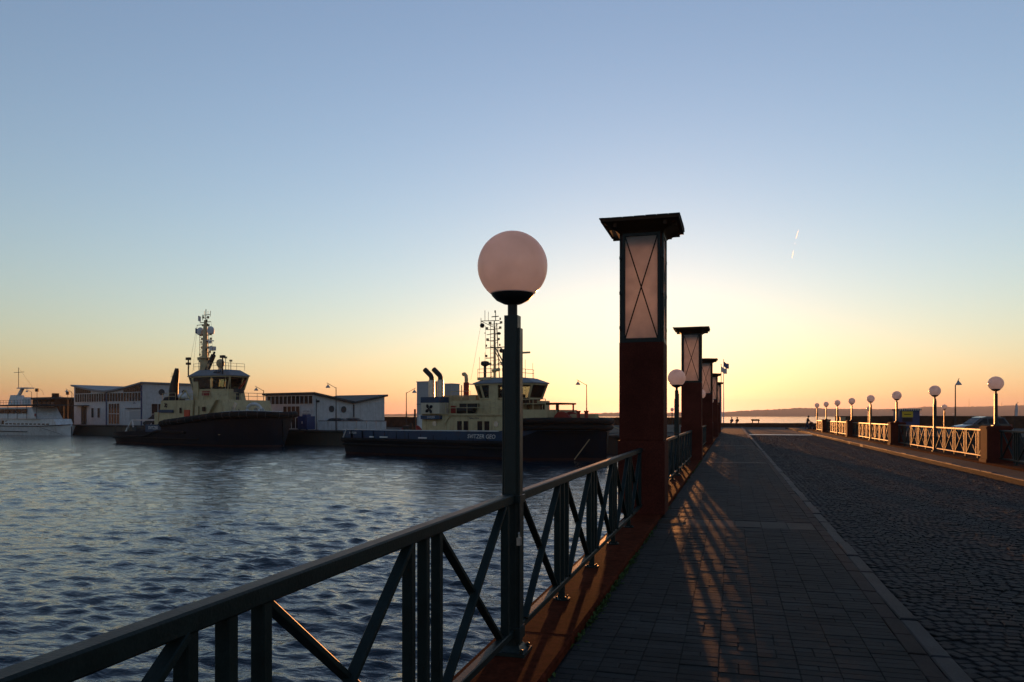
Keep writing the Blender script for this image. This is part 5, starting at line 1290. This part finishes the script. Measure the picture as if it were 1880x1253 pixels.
hills('hills', [(560,.5),(640,2.5),(760,3.5),(900,2.5),(980,.5)], 4700, 'hill')
# houses on the far shore
hm = MB(); hm.box(-7,7,-5,5,0,5); hm.loft([[(-7.5,-5.5,5),(7.5,-5.5,5),(7.5,5.5,5),(-7.5,5.5,5)],[(-7.5,-.2,8.5),(7.5,-.2,8.5),(7.5,.2,8.5),(-7.5,.2,8.5)]]); HME = hm.mesh('house','white_wall')
rr = random.Random(12)
NUM = ['leftmost','second from left','third from left','fourth from left','fifth from left','sixth from left','seventh from left','eighth from left','seventh from right','sixth from right','fifth from right','fourth from right','third from right','second from right','rightmost']
for i in range(15):
    px = 1545+i*23.5+rr.uniform(-8,8); dd = rr.uniform(3480,3700); x, y = A(px, dd)
    o = inst('house', HME, None, (x,y, 1+ (dd-3440)/4000*FPX*0.03*rr.uniform(.4,1)*interp([(1400,10.5),(1560,12.5),(1880,19)],px)[0]*.25), rr.uniform(0,3))
    s_ = rr.uniform(.5,1.1); o.scale = (s_*rr.uniform(.8,1.6),s_,s_); tag(o, 'tiny pale house on the hazy far shore, %s' % NUM[i], 'house', 'houses on the far shore')
# antenna masts on the ridge
for px, h in ((1779,14),(1839,8)):
    x, y = A(px, 3990); b = MB(); b.tube((0,0,0),(0,0,(h+17)*2.84),1.6,.7,6); o = b.build('radio_mast','black_metal'); o.location = (x,y,0); tag(o, 'thin radio mast on the hazy ridge, %s of two' % ('left' if px < 1800 else 'right'), 'mast')
# two white boats in front of the far shore
for px, lab in ((1727,'left of two tiny white boats before the far shore'),(1751,'right of two tiny white boats before the far shore')):
    x, y = A(px, 420); t = thing('motor_boat', lab, 'boat', (x,y,WZ), YAW)
    b = MB(); b.loft([[(-3.4,-.9,-.2),(2.4,-.9,-.2),(3.2,0,-.2),(2.4,.9,-.2),(-3.4,.9,-.2)],[(-3.6,-1.3,1.1),(2.8,-1.2,1.2),(4.2,0,1.4),(2.8,1.2,1.2),(-3.6,1.3,1.1)]]); b.build('hull','white_paint',t)
    b = MB(); b.loft([[(-1.6,-.9,1.1),(1.8,-.8,1.1),(1.8,.8,1.1),(-1.6,.9,1.1)],[(-1.4,-.8,2.3),(.9,-.7,2.3),(.9,.7,2.3),(-1.4,.8,2.3)]]); b.build('cabin','white_paint',t)
    b = MB(); b.box(-1.2,.8,-.9,-.82,1.6,2.1); b.build('window','glass',t)
vp = bpy.data.materials.new('vapour'); vp.use_nodes = True; vp.node_tree.nodes.remove(vp.node_tree.nodes['Principled BSDF'])
vsn = vp.node_tree.nodes.new('ShaderNodeVolumeScatter'); vsn.inputs['Color'].default_value = (1, 1, 1, 1); vsn.inputs['Density'].default_value = 0.11; vsn.inputs['Anisotropy'].default_value = 0.65
vp.node_tree.links.new(vsn.outputs[0], vp.node_tree.nodes['Material Output'].inputs['Volume']); M['vapour'] = vp
def contrail():
    t = thing('contrail', 'short broken white contrail in the sky right of the pillars', 'contrail')
    D = 9000
    def P(px, py): x, y = A(px, D); return (x, y, EYE+(763.5-py)/FPX*D)
    for a, b_, w_ in (((1466.5,421),(1461,439),1.3),((1460,444),(1459,449),.5),((1457,459),(1454,475),1.4)):
        p, q_ = Vector(P(*a)), Vector(P(*b_)); pts = [p.lerp(q_, i/6) for i in range(7)]
        b = MB(); b.sweep(pts, [w_*D/FPX*.5*f_+.2 for f_ in (.15,.5,.8,.95,1,.9,.3)], 8); b.build('vapour_streak','vapour',t,True)
contrail()
HZ = bpy.data.materials.new('haze'); HZ.use_nodes = True; nh = HZ.node_tree
nh.nodes.remove(nh.nodes['Principled BSDF']); pv = nh.nodes.new('ShaderNodeVolumePrincipled')
pv.inputs['Color'].default_value = (0.97, 0.90, 0.82, 1); pv.inputs['Density'].default_value = 0.0001; pv.inputs['Anisotropy'].default_value = 0.2
nh.links.new(pv.outputs[0], nh.nodes['Material Output'].inputs['Volume'])
M['haze'] = HZ
b = MB(); b.box(-6000,6000,-6000,6000,-7.5,110); o = b.build('haze', HZ); o['kind'] = 'stuff'
